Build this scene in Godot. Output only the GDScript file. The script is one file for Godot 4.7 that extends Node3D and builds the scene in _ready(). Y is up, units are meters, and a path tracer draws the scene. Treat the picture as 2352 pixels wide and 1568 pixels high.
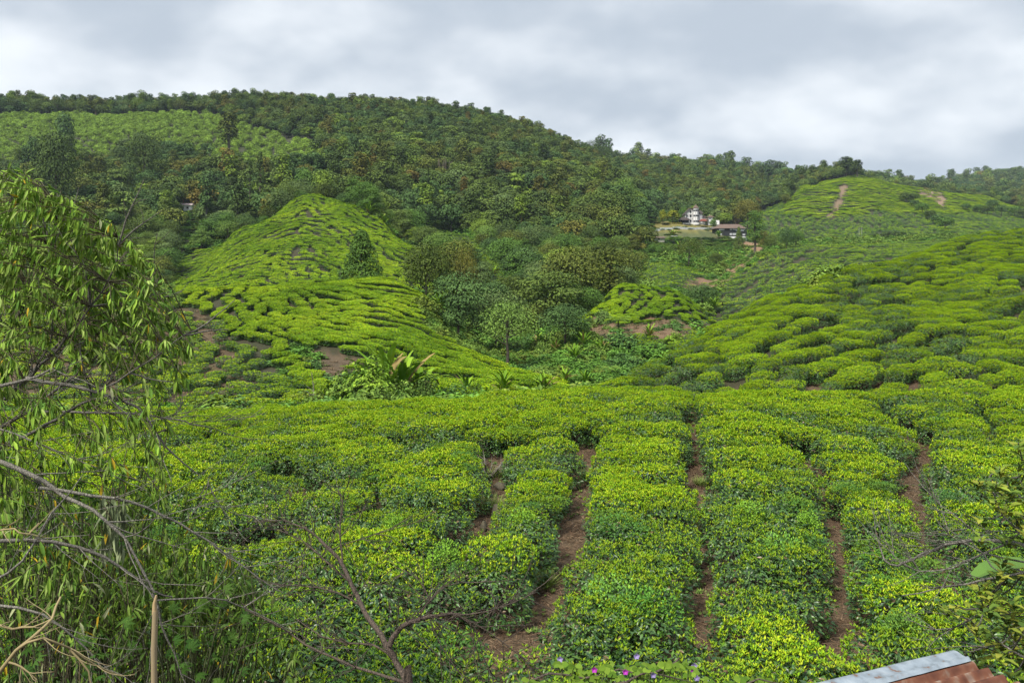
extends Node3D
# Tea hills under an overcast sky: a valley of clipped tea rows, a forested mountain, a white mansion on a knoll.
# Places are given as (X, Y, d): bearing and elevation as read off the photograph (2352 wide) and the distance in metres.

const FD := 1811.0
const CX := 1176.0
const HY := 650.0
const EYE := 10.0

var rng := RandomNumberGenerator.new()
var noise := FastNoiseLite.new()
var used := {}

func _ready() -> void:
	rng.seed = 20240611
	noise.seed = 7
	noise.noise_type = FastNoiseLite.TYPE_SIMPLEX_SMOOTH
	noise.frequency = 1.0
	noise.fractal_octaves = 3
	build_sky()
	make_materials()
	make_heights()
	make_patches()
	build_terrain()
	make_lanes()
	build_far_tea()
	build_near_tea()
	make_trees()
	place_trees()
	gully_trees()
	build_forest()
	build_houses()
	build_valley_plants()
	build_big_shrub()
	build_corner_growth()
	build_right_shrub()
	build_sticks()
	build_vine()
	build_roof()
	build_ground_details()

# ---------------------------------------------------------------- small helpers

func at(X: float, Y: float, d: float) -> Vector3:
	return Vector3((X - CX) / FD * d, EYE + (HY - Y) / FD * d, -d)

func n2(x: float, y: float, f := 1.0) -> float:
	return noise.get_noise_2d(x * f, y * f)

func rf(a: float, b: float) -> float:
	return rng.randf_range(a, b)

func rdir() -> Vector3:
	var y := rng.randf_range(-1.0, 1.0)
	var a := rng.randf() * TAU
	var r := sqrt(1.0 - y * y)
	return Vector3(r * cos(a), y, r * sin(a))

func numbered(called: String) -> String:
	if not used.has(called):
		used[called] = 0
		return called
	used[called] += 1
	return "%s_%03d" % [called, used[called]]

func tag(o: Node3D, label: String, category: String, group := "") -> Node3D:
	o.set_meta("label", label)
	o.set_meta("category", category)
	if group:
		o.set_meta("group", group)
	return o

func thing(called: String, label: String, category: String, where := Vector3.ZERO, turn := 0.0, group := "") -> Node3D:
	var o := Node3D.new()
	o.name = numbered(called)
	add_child(o, true)
	o.position = where
	o.rotation.y = turn
	return tag(o, label, category, group)

func part(called: String, m: Mesh, parent: Node3D, mat: Material = null) -> MeshInstance3D:
	var o := MeshInstance3D.new()
	o.name = called if parent != self else numbered(called)
	o.mesh = m
	if mat:
		o.material_override = mat
	parent.add_child(o, true)
	return o

func kind(o: Node3D, k: String) -> Node3D:
	o.set_meta("kind", k)
	return o

func scatter(called: String, m: Mesh, xs: Array, cols: Array, parent: Node3D = null) -> MultiMeshInstance3D:
	var mm := MultiMesh.new()
	mm.transform_format = MultiMesh.TRANSFORM_3D
	mm.use_colors = true
	mm.mesh = m
	mm.instance_count = xs.size()
	var b := PackedFloat32Array()
	b.resize(xs.size() * 16)
	for i in xs.size():
		var t: Transform3D = xs[i]
		var c: Color = cols[i]
		var k := i * 16
		b[k] = t.basis.x.x; b[k + 1] = t.basis.y.x; b[k + 2] = t.basis.z.x; b[k + 3] = t.origin.x
		b[k + 4] = t.basis.x.y; b[k + 5] = t.basis.y.y; b[k + 6] = t.basis.z.y; b[k + 7] = t.origin.y
		b[k + 8] = t.basis.x.z; b[k + 9] = t.basis.y.z; b[k + 10] = t.basis.z.z; b[k + 11] = t.origin.z
		b[k + 12] = c.r; b[k + 13] = c.g; b[k + 14] = c.b; b[k + 15] = 1.0
	mm.buffer = b
	var o := MultiMeshInstance3D.new()
	o.name = numbered(called)
	o.multimesh = mm
	(parent if parent else self).add_child(o, true)
	o.set_meta("kind", "stuff")
	return o

# mesh collector: flat-shaded leaves (no normals) or smooth tubes (normals)
class MB:
	var v := PackedVector3Array()
	var c := PackedColorArray()
	var n := PackedVector3Array()
	var i := PackedInt32Array()
	var smooth := false

	func tri(a: Vector3, b: Vector3, d: Vector3, col: Color) -> void:
		var k := v.size()
		v.append(a); v.append(b); v.append(d)
		c.append(col); c.append(col); c.append(col)
		i.append(k); i.append(k + 1); i.append(k + 2)

	func quad(a: Vector3, b: Vector3, d: Vector3, e: Vector3, col: Color) -> void:
		var k := v.size()
		v.append(a); v.append(b); v.append(d); v.append(e)
		c.append(col); c.append(col); c.append(col); c.append(col)
		i.append(k); i.append(k + 1); i.append(k + 2)
		i.append(k); i.append(k + 2); i.append(k + 3)

	# a leaf with a folded midrib and a drooping tip, 8 triangles
	func leaf(p: Vector3, dir: Vector3, up: Vector3, l: float, w: float, droop: float, fold: float, col: Color, wide := 0.36) -> void:
		var s := dir.cross(up).normalized()
		var u := s.cross(dir).normalized()
		var k := v.size()
		var ma := p + dir * (l * wide) - u * (droop * l * 0.12)
		var mb := p + dir * (l * 0.72) - u * (droop * l * 0.5)
		v.append(p)
		v.append(ma + s * (w * 0.5) + u * (w * fold))
		v.append(ma - s * (w * 0.5) + u * (w * fold))
		v.append(mb + s * (w * 0.36) + u * (w * fold * 0.7))
		v.append(mb - s * (w * 0.36) + u * (w * fold * 0.7))
		v.append(p + dir * (l * 0.98) - u * (droop * l))
		v.append(ma)
		v.append(mb)
		for j in 8:
			c.append(col)
		for j in [0, 1, 6, 0, 6, 2, 1, 3, 7, 1, 7, 6, 6, 7, 4, 6, 4, 2, 3, 5, 7, 7, 5, 4]:
			i.append(k + j)

	# a folded rhomb, 2 triangles: a leaf or a spray of leaves seen from afar
	func sprig(p: Vector3, dir: Vector3, up: Vector3, l: float, w: float, fold: float, col: Color) -> void:
		var s := dir.cross(up).normalized() * (w * 0.5)
		var k := v.size()
		var m := p + dir * (l * 0.45) + up * (fold * l)
		v.append(p); v.append(m + s); v.append(p + dir * l); v.append(m - s)
		c.append(col); c.append(col); c.append(col); c.append(col)
		i.append(k); i.append(k + 1); i.append(k + 2)
		i.append(k); i.append(k + 2); i.append(k + 3)

	func tube(pts: Array, r0: float, r1: float, sides: int, col: Color) -> void:
		smooth = true
		var k := v.size()
		var last := pts.size() - 1
		var side := Vector3.ZERO
		for j in pts.size():
			var t: Vector3 = (pts[mini(j + 1, last)] - pts[maxi(j - 1, 0)]).normalized()
			if side == Vector3.ZERO:
				side = t.cross(Vector3(0.31, 0.2, 0.93)).normalized()
			side = (side - t * side.dot(t)).normalized()
			var other := t.cross(side)
			var r := lerpf(r0, r1, float(j) / maxf(last, 1))
			for q in sides:
				var a := TAU * q / sides
				var o := side * cos(a) + other * sin(a)
				v.append(pts[j] + o * r)
				n.append(o)
				c.append(col)
		for j in last:
			for q in sides:
				var a := k + j * sides + q
				var b := k + j * sides + (q + 1) % sides
				i.append(a); i.append(a + sides); i.append(b)
				i.append(b); i.append(a + sides); i.append(b + sides)
		# cap the far end
		var e := v.size()
		v.append(pts[last]); n.append((pts[last] - pts[maxi(last - 1, 0)]).normalized()); c.append(col)
		for q in sides:
			i.append(k + last * sides + q); i.append(e); i.append(k + last * sides + (q + 1) % sides)

	func into(am: ArrayMesh, mat: Material) -> ArrayMesh:
		var a := []
		a.resize(Mesh.ARRAY_MAX)
		a[Mesh.ARRAY_VERTEX] = v
		a[Mesh.ARRAY_COLOR] = c
		a[Mesh.ARRAY_INDEX] = i
		if smooth:
			a[Mesh.ARRAY_NORMAL] = n
			for k in range(0, i.size(), 3):      # faces turn the way their normals point
				if (v[i[k + 1]] - v[i[k]]).cross(v[i[k + 2]] - v[i[k]]).dot(n[i[k]] + n[i[k + 1]] + n[i[k + 2]]) > 0.0:
					var q := i[k + 1]
					i[k + 1] = i[k + 2]
					i[k + 2] = q
			a[Mesh.ARRAY_INDEX] = i
		am.add_surface_from_arrays(Mesh.PRIMITIVE_TRIANGLES, a)
		am.surface_set_material(am.get_surface_count() - 1, mat)
		return am

	func mesh(mat: Material) -> ArrayMesh:
		return into(ArrayMesh.new(), mat)

func vmat(rough: float, back := 0.0, spec := 0.5) -> StandardMaterial3D:
	var m := StandardMaterial3D.new()
	m.vertex_color_use_as_albedo = true
	m.roughness = rough
	m.metallic_specular = spec
	if back > 0.0:
		m.backlight_enabled = true
		m.backlight = Color(back, back, back * 0.8)
	return m

func grain(f: float, octaves: int, lo: float, hi: float, size := 512, sd := 5) -> NoiseTexture2D:
	var t := NoiseTexture2D.new()
	t.width = size; t.height = size
	t.seamless = true
	var z := FastNoiseLite.new()
	z.noise_type = FastNoiseLite.TYPE_SIMPLEX_SMOOTH
	z.frequency = f
	z.fractal_octaves = octaves
	z.seed = sd
	t.noise = z
	var g := Gradient.new()
	g.set_color(0, Color(lo, lo, lo)); g.set_color(1, Color(hi, hi, hi))
	t.color_ramp = g
	return t

func col(r: float, g: float, b: float) -> Color:
	return Color(r, g, b)

func mixc(a: Color, b: Color, t: float, j := 0.0) -> Color:
	var k := 1.0 + rf(-j, j)
	return Color(lerpf(a.r, b.r, t) * k, lerpf(a.g, b.g, t) * k, lerpf(a.b, b.b, t) * k)

# ---------------------------------------------------------------- terrain: sections through the valley

# For each bearing X: distance, apparent height of the canopy there, height of the canopy above the soil.
const SECTIONS := [
	[-500, [20,1112,.95, 33,950,.9, 45,960,0, 60,930,.5, 75,860,.5, 95,760,1, 115,690,1, 130,670,1, 150,690,1, 190,640,6, 240,560,8, 300,490,9, 380,420,9, 480,330,9, 580,250,9, 640,215,9, 720,245,5]],
	[0, [20,1112,.95, 33,950,.9, 45,960,0, 60,930,.5, 75,860,.5, 95,760,1, 115,690,1, 130,670,1, 150,690,1, 190,640,6, 240,560,8, 300,490,9, 380,420,9, 480,330,9, 580,250,9, 640,218,9, 720,240,5]],
	[200, [20,1112,.95, 33,950,.9, 45,962,0, 60,930,.3, 75,860,.5, 93,760,1, 112,685,1, 126,662,1, 150,685,1, 190,640,6, 240,560,8, 300,495,8, 380,430,9, 480,330,9, 580,256,9, 640,229,9, 720,250,5]],
	[420, [20,1112,.95, 33,950,.9, 45,965,0, 58,935,.3, 75,850,1, 90,760,1, 105,690,1, 118,655,1, 128,692,1, 150,665,1, 172,643,1, 190,655,3, 230,600,7, 280,520,8, 330,480,8, 400,420,9, 500,320,9, 590,254,9, 640,223,9, 720,245,5]],
	[560, [20,1112,.95, 33,945,.9, 45,960,0, 58,925,.5, 72,850,1, 86,770,1, 100,700,1, 115,655,1, 127,697,1, 150,652,1, 175,602,1, 200,556,1, 225,522,1, 245,545,3, 290,500,8, 340,460,8, 420,390,9, 520,300,9, 600,238,9, 640,212,9, 720,240,5]],
	[710, [20,1112,.95, 33,937,.9, 45,955,0, 58,915,.5, 72,850,1, 85,780,1, 98,715,1, 115,648,1, 127,695,1, 150,640,1, 180,578,1, 210,520,1, 240,470,1, 260,447,1, 280,455,3, 310,440,8, 400,370,9, 500,290,9, 600,232,9, 640,221,9, 720,245,5]],
	[850, [20,1112,.95, 33,927,.9, 45,955,0, 58,910,.5, 72,860,1, 85,790,1, 98,720,1, 112,660,1, 122,630,1, 134,685,1, 158,632,1, 190,562,1, 225,500,1, 245,476,1, 262,488,3, 310,450,8, 400,370,9, 500,290,9, 600,225,9, 650,215,9, 730,250,5]],
	[960, [20,1112,.95, 33,920,.9, 46,955,0, 60,910,.5, 74,870,1, 87,800,1, 100,730,1, 112,680,1, 118,668,1, 131,715,1, 158,655,1, 185,598,1, 205,570,1, 225,584,3, 280,530,6, 340,460,8, 430,370,9, 520,290,9, 610,238,9, 660,225,9, 740,260,5]],
	[1060, [20,1112,.95, 33,914,.9, 46,950,0, 60,905,.8, 74,875,1, 88,825,1, 100,790,1, 112,765,2, 130,735,2, 150,690,2, 180,640,2, 230,590,2, 290,540,5, 350,470,8, 430,390,9, 520,310,9, 610,252,9, 670,237,9, 760,270,5]],
	[1200, [20,1110,.95, 33,907,.9, 46,945,0, 60,910,1, 75,880,1, 88,850,1, 100,830,1, 120,780,2, 150,720,3, 190,650,3, 240,600,4, 300,540,4, 360,470,8, 450,390,9, 540,320,9, 620,285,9, 680,270,9, 780,300,5]],
	[1340, [20,1108,.95, 33,900,.9, 40,905,.9, 48,930,0, 60,910,1.5, 75,880,2, 90,840,2, 108,785,.5, 118,760,.2, 126,738,1, 138,718,1, 152,725,3, 190,660,4, 240,600,5, 300,550,5, 370,490,6, 460,420,9, 560,360,9, 640,335,9, 700,332,9, 800,350,5]],
	[1430, [20,1105,.95, 30,915,.9, 38,875,.9, 42,864,.9, 50,930,0, 65,900,1, 85,850,2, 105,795,.5, 117,752,0, 122,737,1, 135,690,1, 148,648,1, 165,670,3, 200,640,4, 250,600,5, 310,545,5, 380,500,6, 470,440,9, 570,390,9, 680,370,9, 800,364,9, 900,385,5, 1100,400,0, 1700,400,0]],
	[1540, [20,1100,.95, 28,940,.9, 33,900,.9, 36,901,.9, 43,828,.9, 47,803,.9, 58,900,0, 75,870,1, 95,815,1, 110,768,0, 120,742,0, 125,725,1, 135,690,1, 150,660,1, 162,680,2, 200,640,1, 250,605,1, 310,570,3, 370,545,2, 415,525,0, 440,512,0, 480,490,8, 560,440,9, 660,400,9, 800,368,9, 900,390,5, 1100,410,0, 1700,410,0]],
	[1640, [20,1095,.95, 27,950,.9, 32,903,.9, 35.5,906,.9, 42,832,.9, 50,768,.9, 54,748,.9, 65,850,0, 85,830,1, 110,780,.5, 130,752,.5, 150,715,1, 180,670,2, 200,645,2, 250,612,3, 320,580,3, 380,550,2, 420,530,0, 445,515,0, 490,485,8, 580,435,9, 680,400,9, 800,380,9, 900,400,5, 1100,410,0, 1700,410,0]],
	[1750, [20,1095,.95, 26,960,.9, 31.5,904,.9, 35,908,.9, 41,824,.9, 50,745,.9, 58,698,.9, 62,688,.9, 75,780,0, 110,760,1, 150,700,1, 190,650,1, 225,600,1, 245,578,1, 262,588,2, 320,575,3, 380,555,2, 420,545,2, 470,520,1, 520,490,1, 600,460,8, 700,430,9, 820,402,9, 920,420,5, 1200,430,0, 1700,430,0]],
	[1850, [20,1095,.95, 26,965,.9, 31,903,.9, 35,908,.9, 40,826,.9, 50,735,.9, 60,667,.9, 66,650,.9, 80,740,0, 110,730,1, 150,680,1, 190,630,1, 230,582,1, 255,563,1, 280,567,2, 330,560,2, 420,553,1, 470,520,1, 530,470,1, 580,435,1, 610,428,1, 640,425,6, 720,408,8, 800,398,9, 920,425,5, 1200,430,0, 1700,430,0]],
	[1950, [20,1095,.95, 26,965,.9, 31,904,.9, 35,909,.9, 40,826,.9, 50,730,.9, 60,655,.9, 68,613,.9, 80,680,0, 110,690,1, 150,650,1, 200,600,1, 240,572,1, 262,560,1, 300,566,1, 400,552,1, 450,530,1, 520,480,1, 580,440,1, 630,418,1, 660,398,7, 720,385,8, 770,400,5, 900,430,0, 1200,440,0, 1700,440,0]],
	[2100, [20,1095,.95, 26,970,.9, 31,905,.9, 35,910,.9, 40,826,.9, 50,725,.9, 60,650,.9, 70,602,.9, 82,585,.9, 95,640,0, 150,620,1, 200,590,1, 240,570,1, 290,560,1, 340,553,1, 400,549,1, 470,520,1, 540,485,1, 600,460,1, 680,432,1, 730,440,1, 900,460,0, 1200,440,8, 1500,430,12, 1750,450,5]],
	[2250, [20,1095,.95, 26,970,.9, 31,905,.9, 35,909,.9, 40,822,.9, 50,715,.9, 60,640,.9, 75,575,.9, 88,533,.9, 105,600,0, 200,580,1, 300,555,1, 400,540,1, 470,520,1, 540,500,2, 620,475,1, 700,455,1, 760,450,1, 810,462,1, 1000,475,0, 1300,435,10, 1500,408,12, 1750,440,5]],
	[2352, [20,1095,.95, 26,970,.9, 31,905,.9, 35,908,.9, 40,818,.9, 50,705,.9, 60,630,.9, 75,570,.9, 92,524,.9, 110,590,0, 200,575,1, 300,555,1, 400,540,1, 470,525,3, 540,510,3, 620,492,2, 700,477,1, 780,478,1, 850,485,0, 1000,475,0, 1300,430,10, 1500,398,12, 1750,430,5]],
	[2850, [20,1090,.95, 26,960,.9, 32,895,.9, 40,800,.9, 50,690,.9, 60,610,.9, 75,540,.9, 92,490,.9, 110,560,0, 200,570,1, 300,550,1, 400,535,1, 470,525,3, 540,510,3, 620,495,2, 700,485,1, 780,480,1, 850,485,0, 1000,465,0, 1300,420,10, 1500,380,12, 1750,420,5]],
]

const D0 := 0.8
const D1 := 1700.0
const ND := 420
var gu := PackedFloat32Array()    # bearings of the grid, as x / d
var gy := PackedFloat32Array()    # height of the soil, [bearing][distance]
var gv := PackedFloat32Array()    # steepest sight line so far, for what can be seen at all
var NU := 0

func pchip(xs: PackedFloat32Array, ys: PackedFloat32Array, q: PackedFloat32Array) -> PackedFloat32Array:
	var n := xs.size()
	var h := PackedFloat32Array(); var s := PackedFloat32Array(); var m := PackedFloat32Array()
	h.resize(n - 1); s.resize(n - 1); m.resize(n)
	for i in n - 1:
		h[i] = xs[i + 1] - xs[i]
		s[i] = (ys[i + 1] - ys[i]) / h[i]
	m[0] = s[0]; m[n - 1] = s[n - 2]
	for i in range(1, n - 1):
		if s[i - 1] * s[i] <= 0.0:
			m[i] = 0.0
		else:
			var w1 := 2.0 * h[i] + h[i - 1]
			var w2 := h[i] + 2.0 * h[i - 1]
			m[i] = (w1 + w2) / (w1 / s[i - 1] + w2 / s[i])
	var out := PackedFloat32Array()
	out.resize(q.size())
	var k := 0
	for j in q.size():
		var x := clampf(q[j], xs[0], xs[n - 1])
		while k < n - 2 and x > xs[k + 1]:
			k += 1
		var t := (x - xs[k]) / h[k]
		var t2 := t * t
		var t3 := t2 * t
		out[j] = (2 * t3 - 3 * t2 + 1) * ys[k] + (t3 - 2 * t2 + t) * h[k] * m[k] + (3 * t2 - 2 * t3) * ys[k + 1] + (t3 - t2) * h[k] * m[k + 1]
	return out

func dist_of(j: float) -> float:
	return D0 * pow(D1 / D0, j / (ND - 1))

func make_heights() -> void:
	var q := PackedFloat32Array()
	for j in ND:
		q.append(log(dist_of(j)))
	var rows := []
	var cx := PackedFloat32Array()
	for s in SECTIONS:
		cx.append((s[0] - CX) / FD)
		var xs := PackedFloat32Array([log(0.8), log(1.6), log(3.0), log(5.0), log(7.5)])
		var ys := PackedFloat32Array([-1.7 / 0.8, -1.9 / 1.6, -3.6 / 3.0, -5.0 / 5.0, -5.8 / 7.5])
		var p: Array = [10, 1560, 0.95, 14, 1300, 0.95]
		p.append_array(s[1])
		if p[-3] < 900:
			p.append_array([1050, p[-2] + 60, 0])
		if p[-3] < 1600:
			p.append_array([1700, p[-2] + 20, 0])
		for k in range(0, p.size(), 3):
			xs.append(log(p[k]))
			var tall: float = p[k + 2] + (5.5 if p[k] >= 480 and p[k + 2] >= 8 and s[0] < 1800 else 0.0)
			ys.append((HY - p[k + 1]) / FD - tall / p[k])
		rows.append(pchip(xs, ys, q))
	var a := -2.6
	while a < -0.76:
		gu.append(a); a += 0.08
	for k in 281:
		gu.append(-0.74 + 1.48 * k / 280.0)
	a = 0.8
	while a < 2.7:
		gu.append(a); a += 0.08
	NU = gu.size()
	while gu[first_fine] < -0.7401:
		first_fine += 1
	gy.resize(NU * ND)
	gv.resize(NU * ND)
	var ys2 := PackedFloat32Array()
	ys2.resize(rows.size())
	for j in ND:
		for k in rows.size():
			ys2[k] = rows[k][j]
		var line := pchip(cx, ys2, gu)
		var d := dist_of(j)
		for k in NU:
			var x := gu[k] * d
			var amp := clampf(d * 0.012, 0.0, 1.0) * (0.4 if d < 120.0 else 1.0 if d < 300.0 else 2.2)
			gy[k * ND + j] = EYE + line[k] * d + noise.get_noise_2d(x * 0.09 if d < 300.0 else x * 0.03, d * 0.09 if d < 300.0 else d * 0.03) * amp
	for k in NU:
		var top := -9.0
		for j in ND:
			top = maxf(top, (gy[k * ND + j] - EYE) / dist_of(j))
			gv[k * ND + j] = top

func grid_at(g: PackedFloat32Array, x: float, z: float) -> float:
	var d := clampf(-z, D0, D1 * 0.999)
	var u := clampf(x / d, gu[0], gu[NU - 1] - 0.0001)
	var fj := log(d / D0) / log(D1 / D0) * (ND - 1)
	var j := int(fj)
	fj -= j
	var k: int
	if u < -0.74:
		k = clampi(int((u + 2.6) / 0.08), 0, 23)
		while k < NU - 2 and gu[k + 1] < u: k += 1
		while k > 0 and gu[k] > u: k -= 1
	elif u <= 0.74:
		k = first_fine + clampi(int((u + 0.74) / 1.48 * 280.0), 0, 279)
	else:
		k = first_fine + 280
		while k < NU - 2 and gu[k + 1] < u: k += 1
	var fu := clampf((u - gu[k]) / (gu[k + 1] - gu[k]), 0.0, 1.0)
	var b := k * ND + j
	return lerpf(lerpf(g[b], g[b + 1], fj), lerpf(g[b + ND], g[b + ND + 1], fj), fu)

var first_fine := 0

func soil(x: float, z: float) -> float:
	return grid_at(gy, x, z)

func onsoil(x: float, z: float) -> Vector3:
	return Vector3(x, soil(x, z), z)

func slope(x: float, z: float) -> Vector3:
	var e := maxf(0.4, -z * 0.012)
	return Vector3(soil(x - e, z) - soil(x + e, z), 2.0 * e, soil(x, z - e) - soil(x, z + e)).normalized()

func seen(x: float, z: float, h: float, slack := 0.012, side := 0.70) -> bool:
	var d := -z
	if absf(x / d) > side:
		return false
	return (soil(x, z) + h - EYE) / d >= grid_at(gv, x, z) - slack

func hit(X: float, Y: float) -> Vector3:        # where a sight line meets the soil
	var d := 6.0
	while d < 1500.0:
		var x := (X - CX) / FD * d
		if (soil(x, -d) - EYE) / d >= (HY - Y) / FD:
			return onsoil(x, -d)
		d *= 1.006
	return onsoil((X - CX) / FD * d, -d)

# An outline on the hillside, traced from the photograph, laid down on the soil between two distances: a polygon in plan (x, z).
func plan(a: Array, d0: float, d1: float, h := 0.0) -> PackedVector2Array:
	var out := PackedVector2Array()
	var n := a.size() / 2
	for k in n:
		var p := Vector2(a[2 * k], a[2 * k + 1])
		var e := (k + 1) % n
		var q := Vector2(a[2 * e], a[2 * e + 1])
		var steps := maxi(1, int(p.distance_to(q) / 25.0))
		for t in steps:
			var r := p.lerp(q, float(t) / steps)
			var u := (r.x - CX) / FD
			var w := (HY - r.y) / FD
			var d := d0
			while d < d1 and (soil(u * d, -d) + h - EYE) / d < w:
				d *= 1.008
			out.append(Vector2(u * minf(d, d1), -minf(d, d1)))
	return out

func boxed(p: PackedVector2Array) -> Rect2:
	var r := Rect2(p[0], Vector2.ZERO)
	for q in p:
		r = r.expand(q)
	return r

# bare or grassy ground: outline, distances between which it lies, colour of the ground
const PATCHES := [
	[[1340,722, 1440,745, 1500,732, 1560,738, 1620,742, 1690,716, 1690,730, 1640,772, 1560,790, 1400,775, 1340,765], 95, 135, Color(0.19, 0.122, 0.066)],
	[[1625,672, 1650,632, 1690,592, 1725,566, 1758,570, 1742,594, 1695,626, 1655,668], 150, 320, Color(0.27, 0.168, 0.085)],
	[[1560,655, 1600,640, 1640,640, 1636,668, 1610,676, 1575,668], 150, 260, Color(0.20, 0.12, 0.065)],
	[[1700,560, 1740,555, 1760,580, 1740,592, 1700,585], 240, 420, Color(0.27, 0.17, 0.09)],
	[[1926,428, 1952,428, 1944,452, 1932,480, 1908,506, 1893,508, 1912,480, 1926,455], 430, 700, Color(0.20, 0.14, 0.085)],
	[[2110,438, 2150,438, 2175,462, 2165,480, 2140,460, 2110,452], 560, 760, Color(0.24, 0.17, 0.11)],
	[[1500,508, 1560,500, 1640,500, 1680,512, 1680,530, 1500,537], 370, 480, Color(0.20, 0.18, 0.04)],
	[[1555,500, 1665,500, 1690,520, 1700,552, 1640,552, 1640,530, 1555,520], 370, 480, Color(0.115, 0.125, 0.036)],
	[[1490,533, 1640,530, 1660,545, 1490,552], 340, 440, Color(0.085, 0.105, 0.028)],
	[[690,808, 760,800, 850,840, 900,850, 960,880, 770,902, 720,860], 55, 85, Color(0.11, 0.077, 0.042)],
	[[-200,800, 330,690, 470,720, 495,765, 540,800, 560,860, 590,935, 330,960, -200,960], 42, 110, Color(0.10, 0.068, 0.034)],
	[[1000,405, 1050,405, 1060,430, 1030,438, 1000,425], 300, 560, Color(0.22, 0.15, 0.11)],
	[[1180,455, 1260,465, 1330,470, 1330,490, 1260,480, 1200,470], 300, 480, Color(0.24, 0.17, 0.10)],
]
var patches := []

func make_patches() -> void:
	for q in PATCHES:
		var p := plan(q[0], q[1], q[2])
		patches.append([p, boxed(p), q[3]])

func bare(x: float, z: float, wobble := 0.6) -> int:
	var p := Vector2(x + n2(x, z, 4.0) * wobble * 2.0, z + n2(z, x, 4.0) * wobble * 2.0)
	for k in patches.size():
		if patches[k][1].has_point(p) and Geometry2D.is_point_in_polygon(p, patches[k][0]):
			return k
	return -1

func ground_tone(x: float, z: float) -> Color:
	var d := -z
	var k := n2(x, z, 0.6) * 0.5 + n2(x, z, 2.1) * 0.5
	if d < 40.0:
		return Color(0.085, 0.053, 0.028).lerp(Color(0.132, 0.092, 0.052), clampf(0.5 + k * 1.4, 0.0, 1.0))
	var b := bare(x, z)
	if b >= 0:
		return patches[b][2] * (1.0 + k * 0.5)
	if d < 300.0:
		return Color(0.046, 0.035, 0.014).lerp(Color(0.036, 0.048, 0.012), clampf(0.5 + k, 0.0, 1.0))  # soil darkened: the shade in the gaps between tea rows is put into its colour
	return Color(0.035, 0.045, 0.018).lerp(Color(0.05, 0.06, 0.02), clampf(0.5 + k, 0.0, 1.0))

func build_terrain() -> void:
	var m := vmat(0.95)
	m.albedo_texture = grain(0.02, 5, 0.62, 1.0)
	m.uv1_triplanar = true
	m.uv1_world_triplanar = true
	m.uv1_scale = Vector3(0.7, 0.7, 0.7)
	m.heightmap_enabled = true
	m.heightmap_scale = 4.0
	m.heightmap_texture = grain(0.03, 5, 0.0, 1.0, 512, 9)
	var bands := [[0, "field_ground"], [215, "valley_ground"], [318, "mountain"], [ND - 1, ""]]
	for b in 3:
		var j0: int = bands[b][0]
		var j1: int = bands[b + 1][0]
		var mb := MB.new()
		mb.smooth = true
		for k in NU:
			for j in range(j0, j1 + 1):
				var d := dist_of(j)
				var p := Vector3(gu[k] * d, gy[k * ND + j], -d)
				mb.v.append(p)
				mb.n.append(slope(p.x, p.z) if j < ND - 2 else Vector3.UP)
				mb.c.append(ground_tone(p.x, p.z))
		var w := j1 - j0 + 1
		for k in NU - 1:
			for j in w - 1:
				var q := k * w + j
				mb.i.append(q); mb.i.append(q + 1); mb.i.append(q + w)
				mb.i.append(q + w); mb.i.append(q + 1); mb.i.append(q + w + 1)
		kind(part(bands[b][1], mb.mesh(m), self), "structure")
	# the terrace one stands on, and the low country all round
	var base := MB.new()
	base.quad(Vector3(-2.1, EYE - 1.7, -0.8), Vector3(2.1, EYE - 1.7, -0.8), Vector3(40, EYE - 1.7, 60), Vector3(-40, EYE - 1.7, 60), Color(0.12, 0.10, 0.07))
	kind(part("terrace_ground", base.mesh(m), self), "structure")
	var low := MB.new()
	low.quad(Vector3(-3500, EYE - 26, -3500), Vector3(3500, EYE - 26, -3500), Vector3(3500, EYE - 26, 3500), Vector3(-3500, EYE - 26, 3500), Color(0.05, 0.06, 0.025))
	kind(part("ground", low.mesh(m), self), "structure")

# ---------------------------------------------------------------- the air and the light

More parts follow.
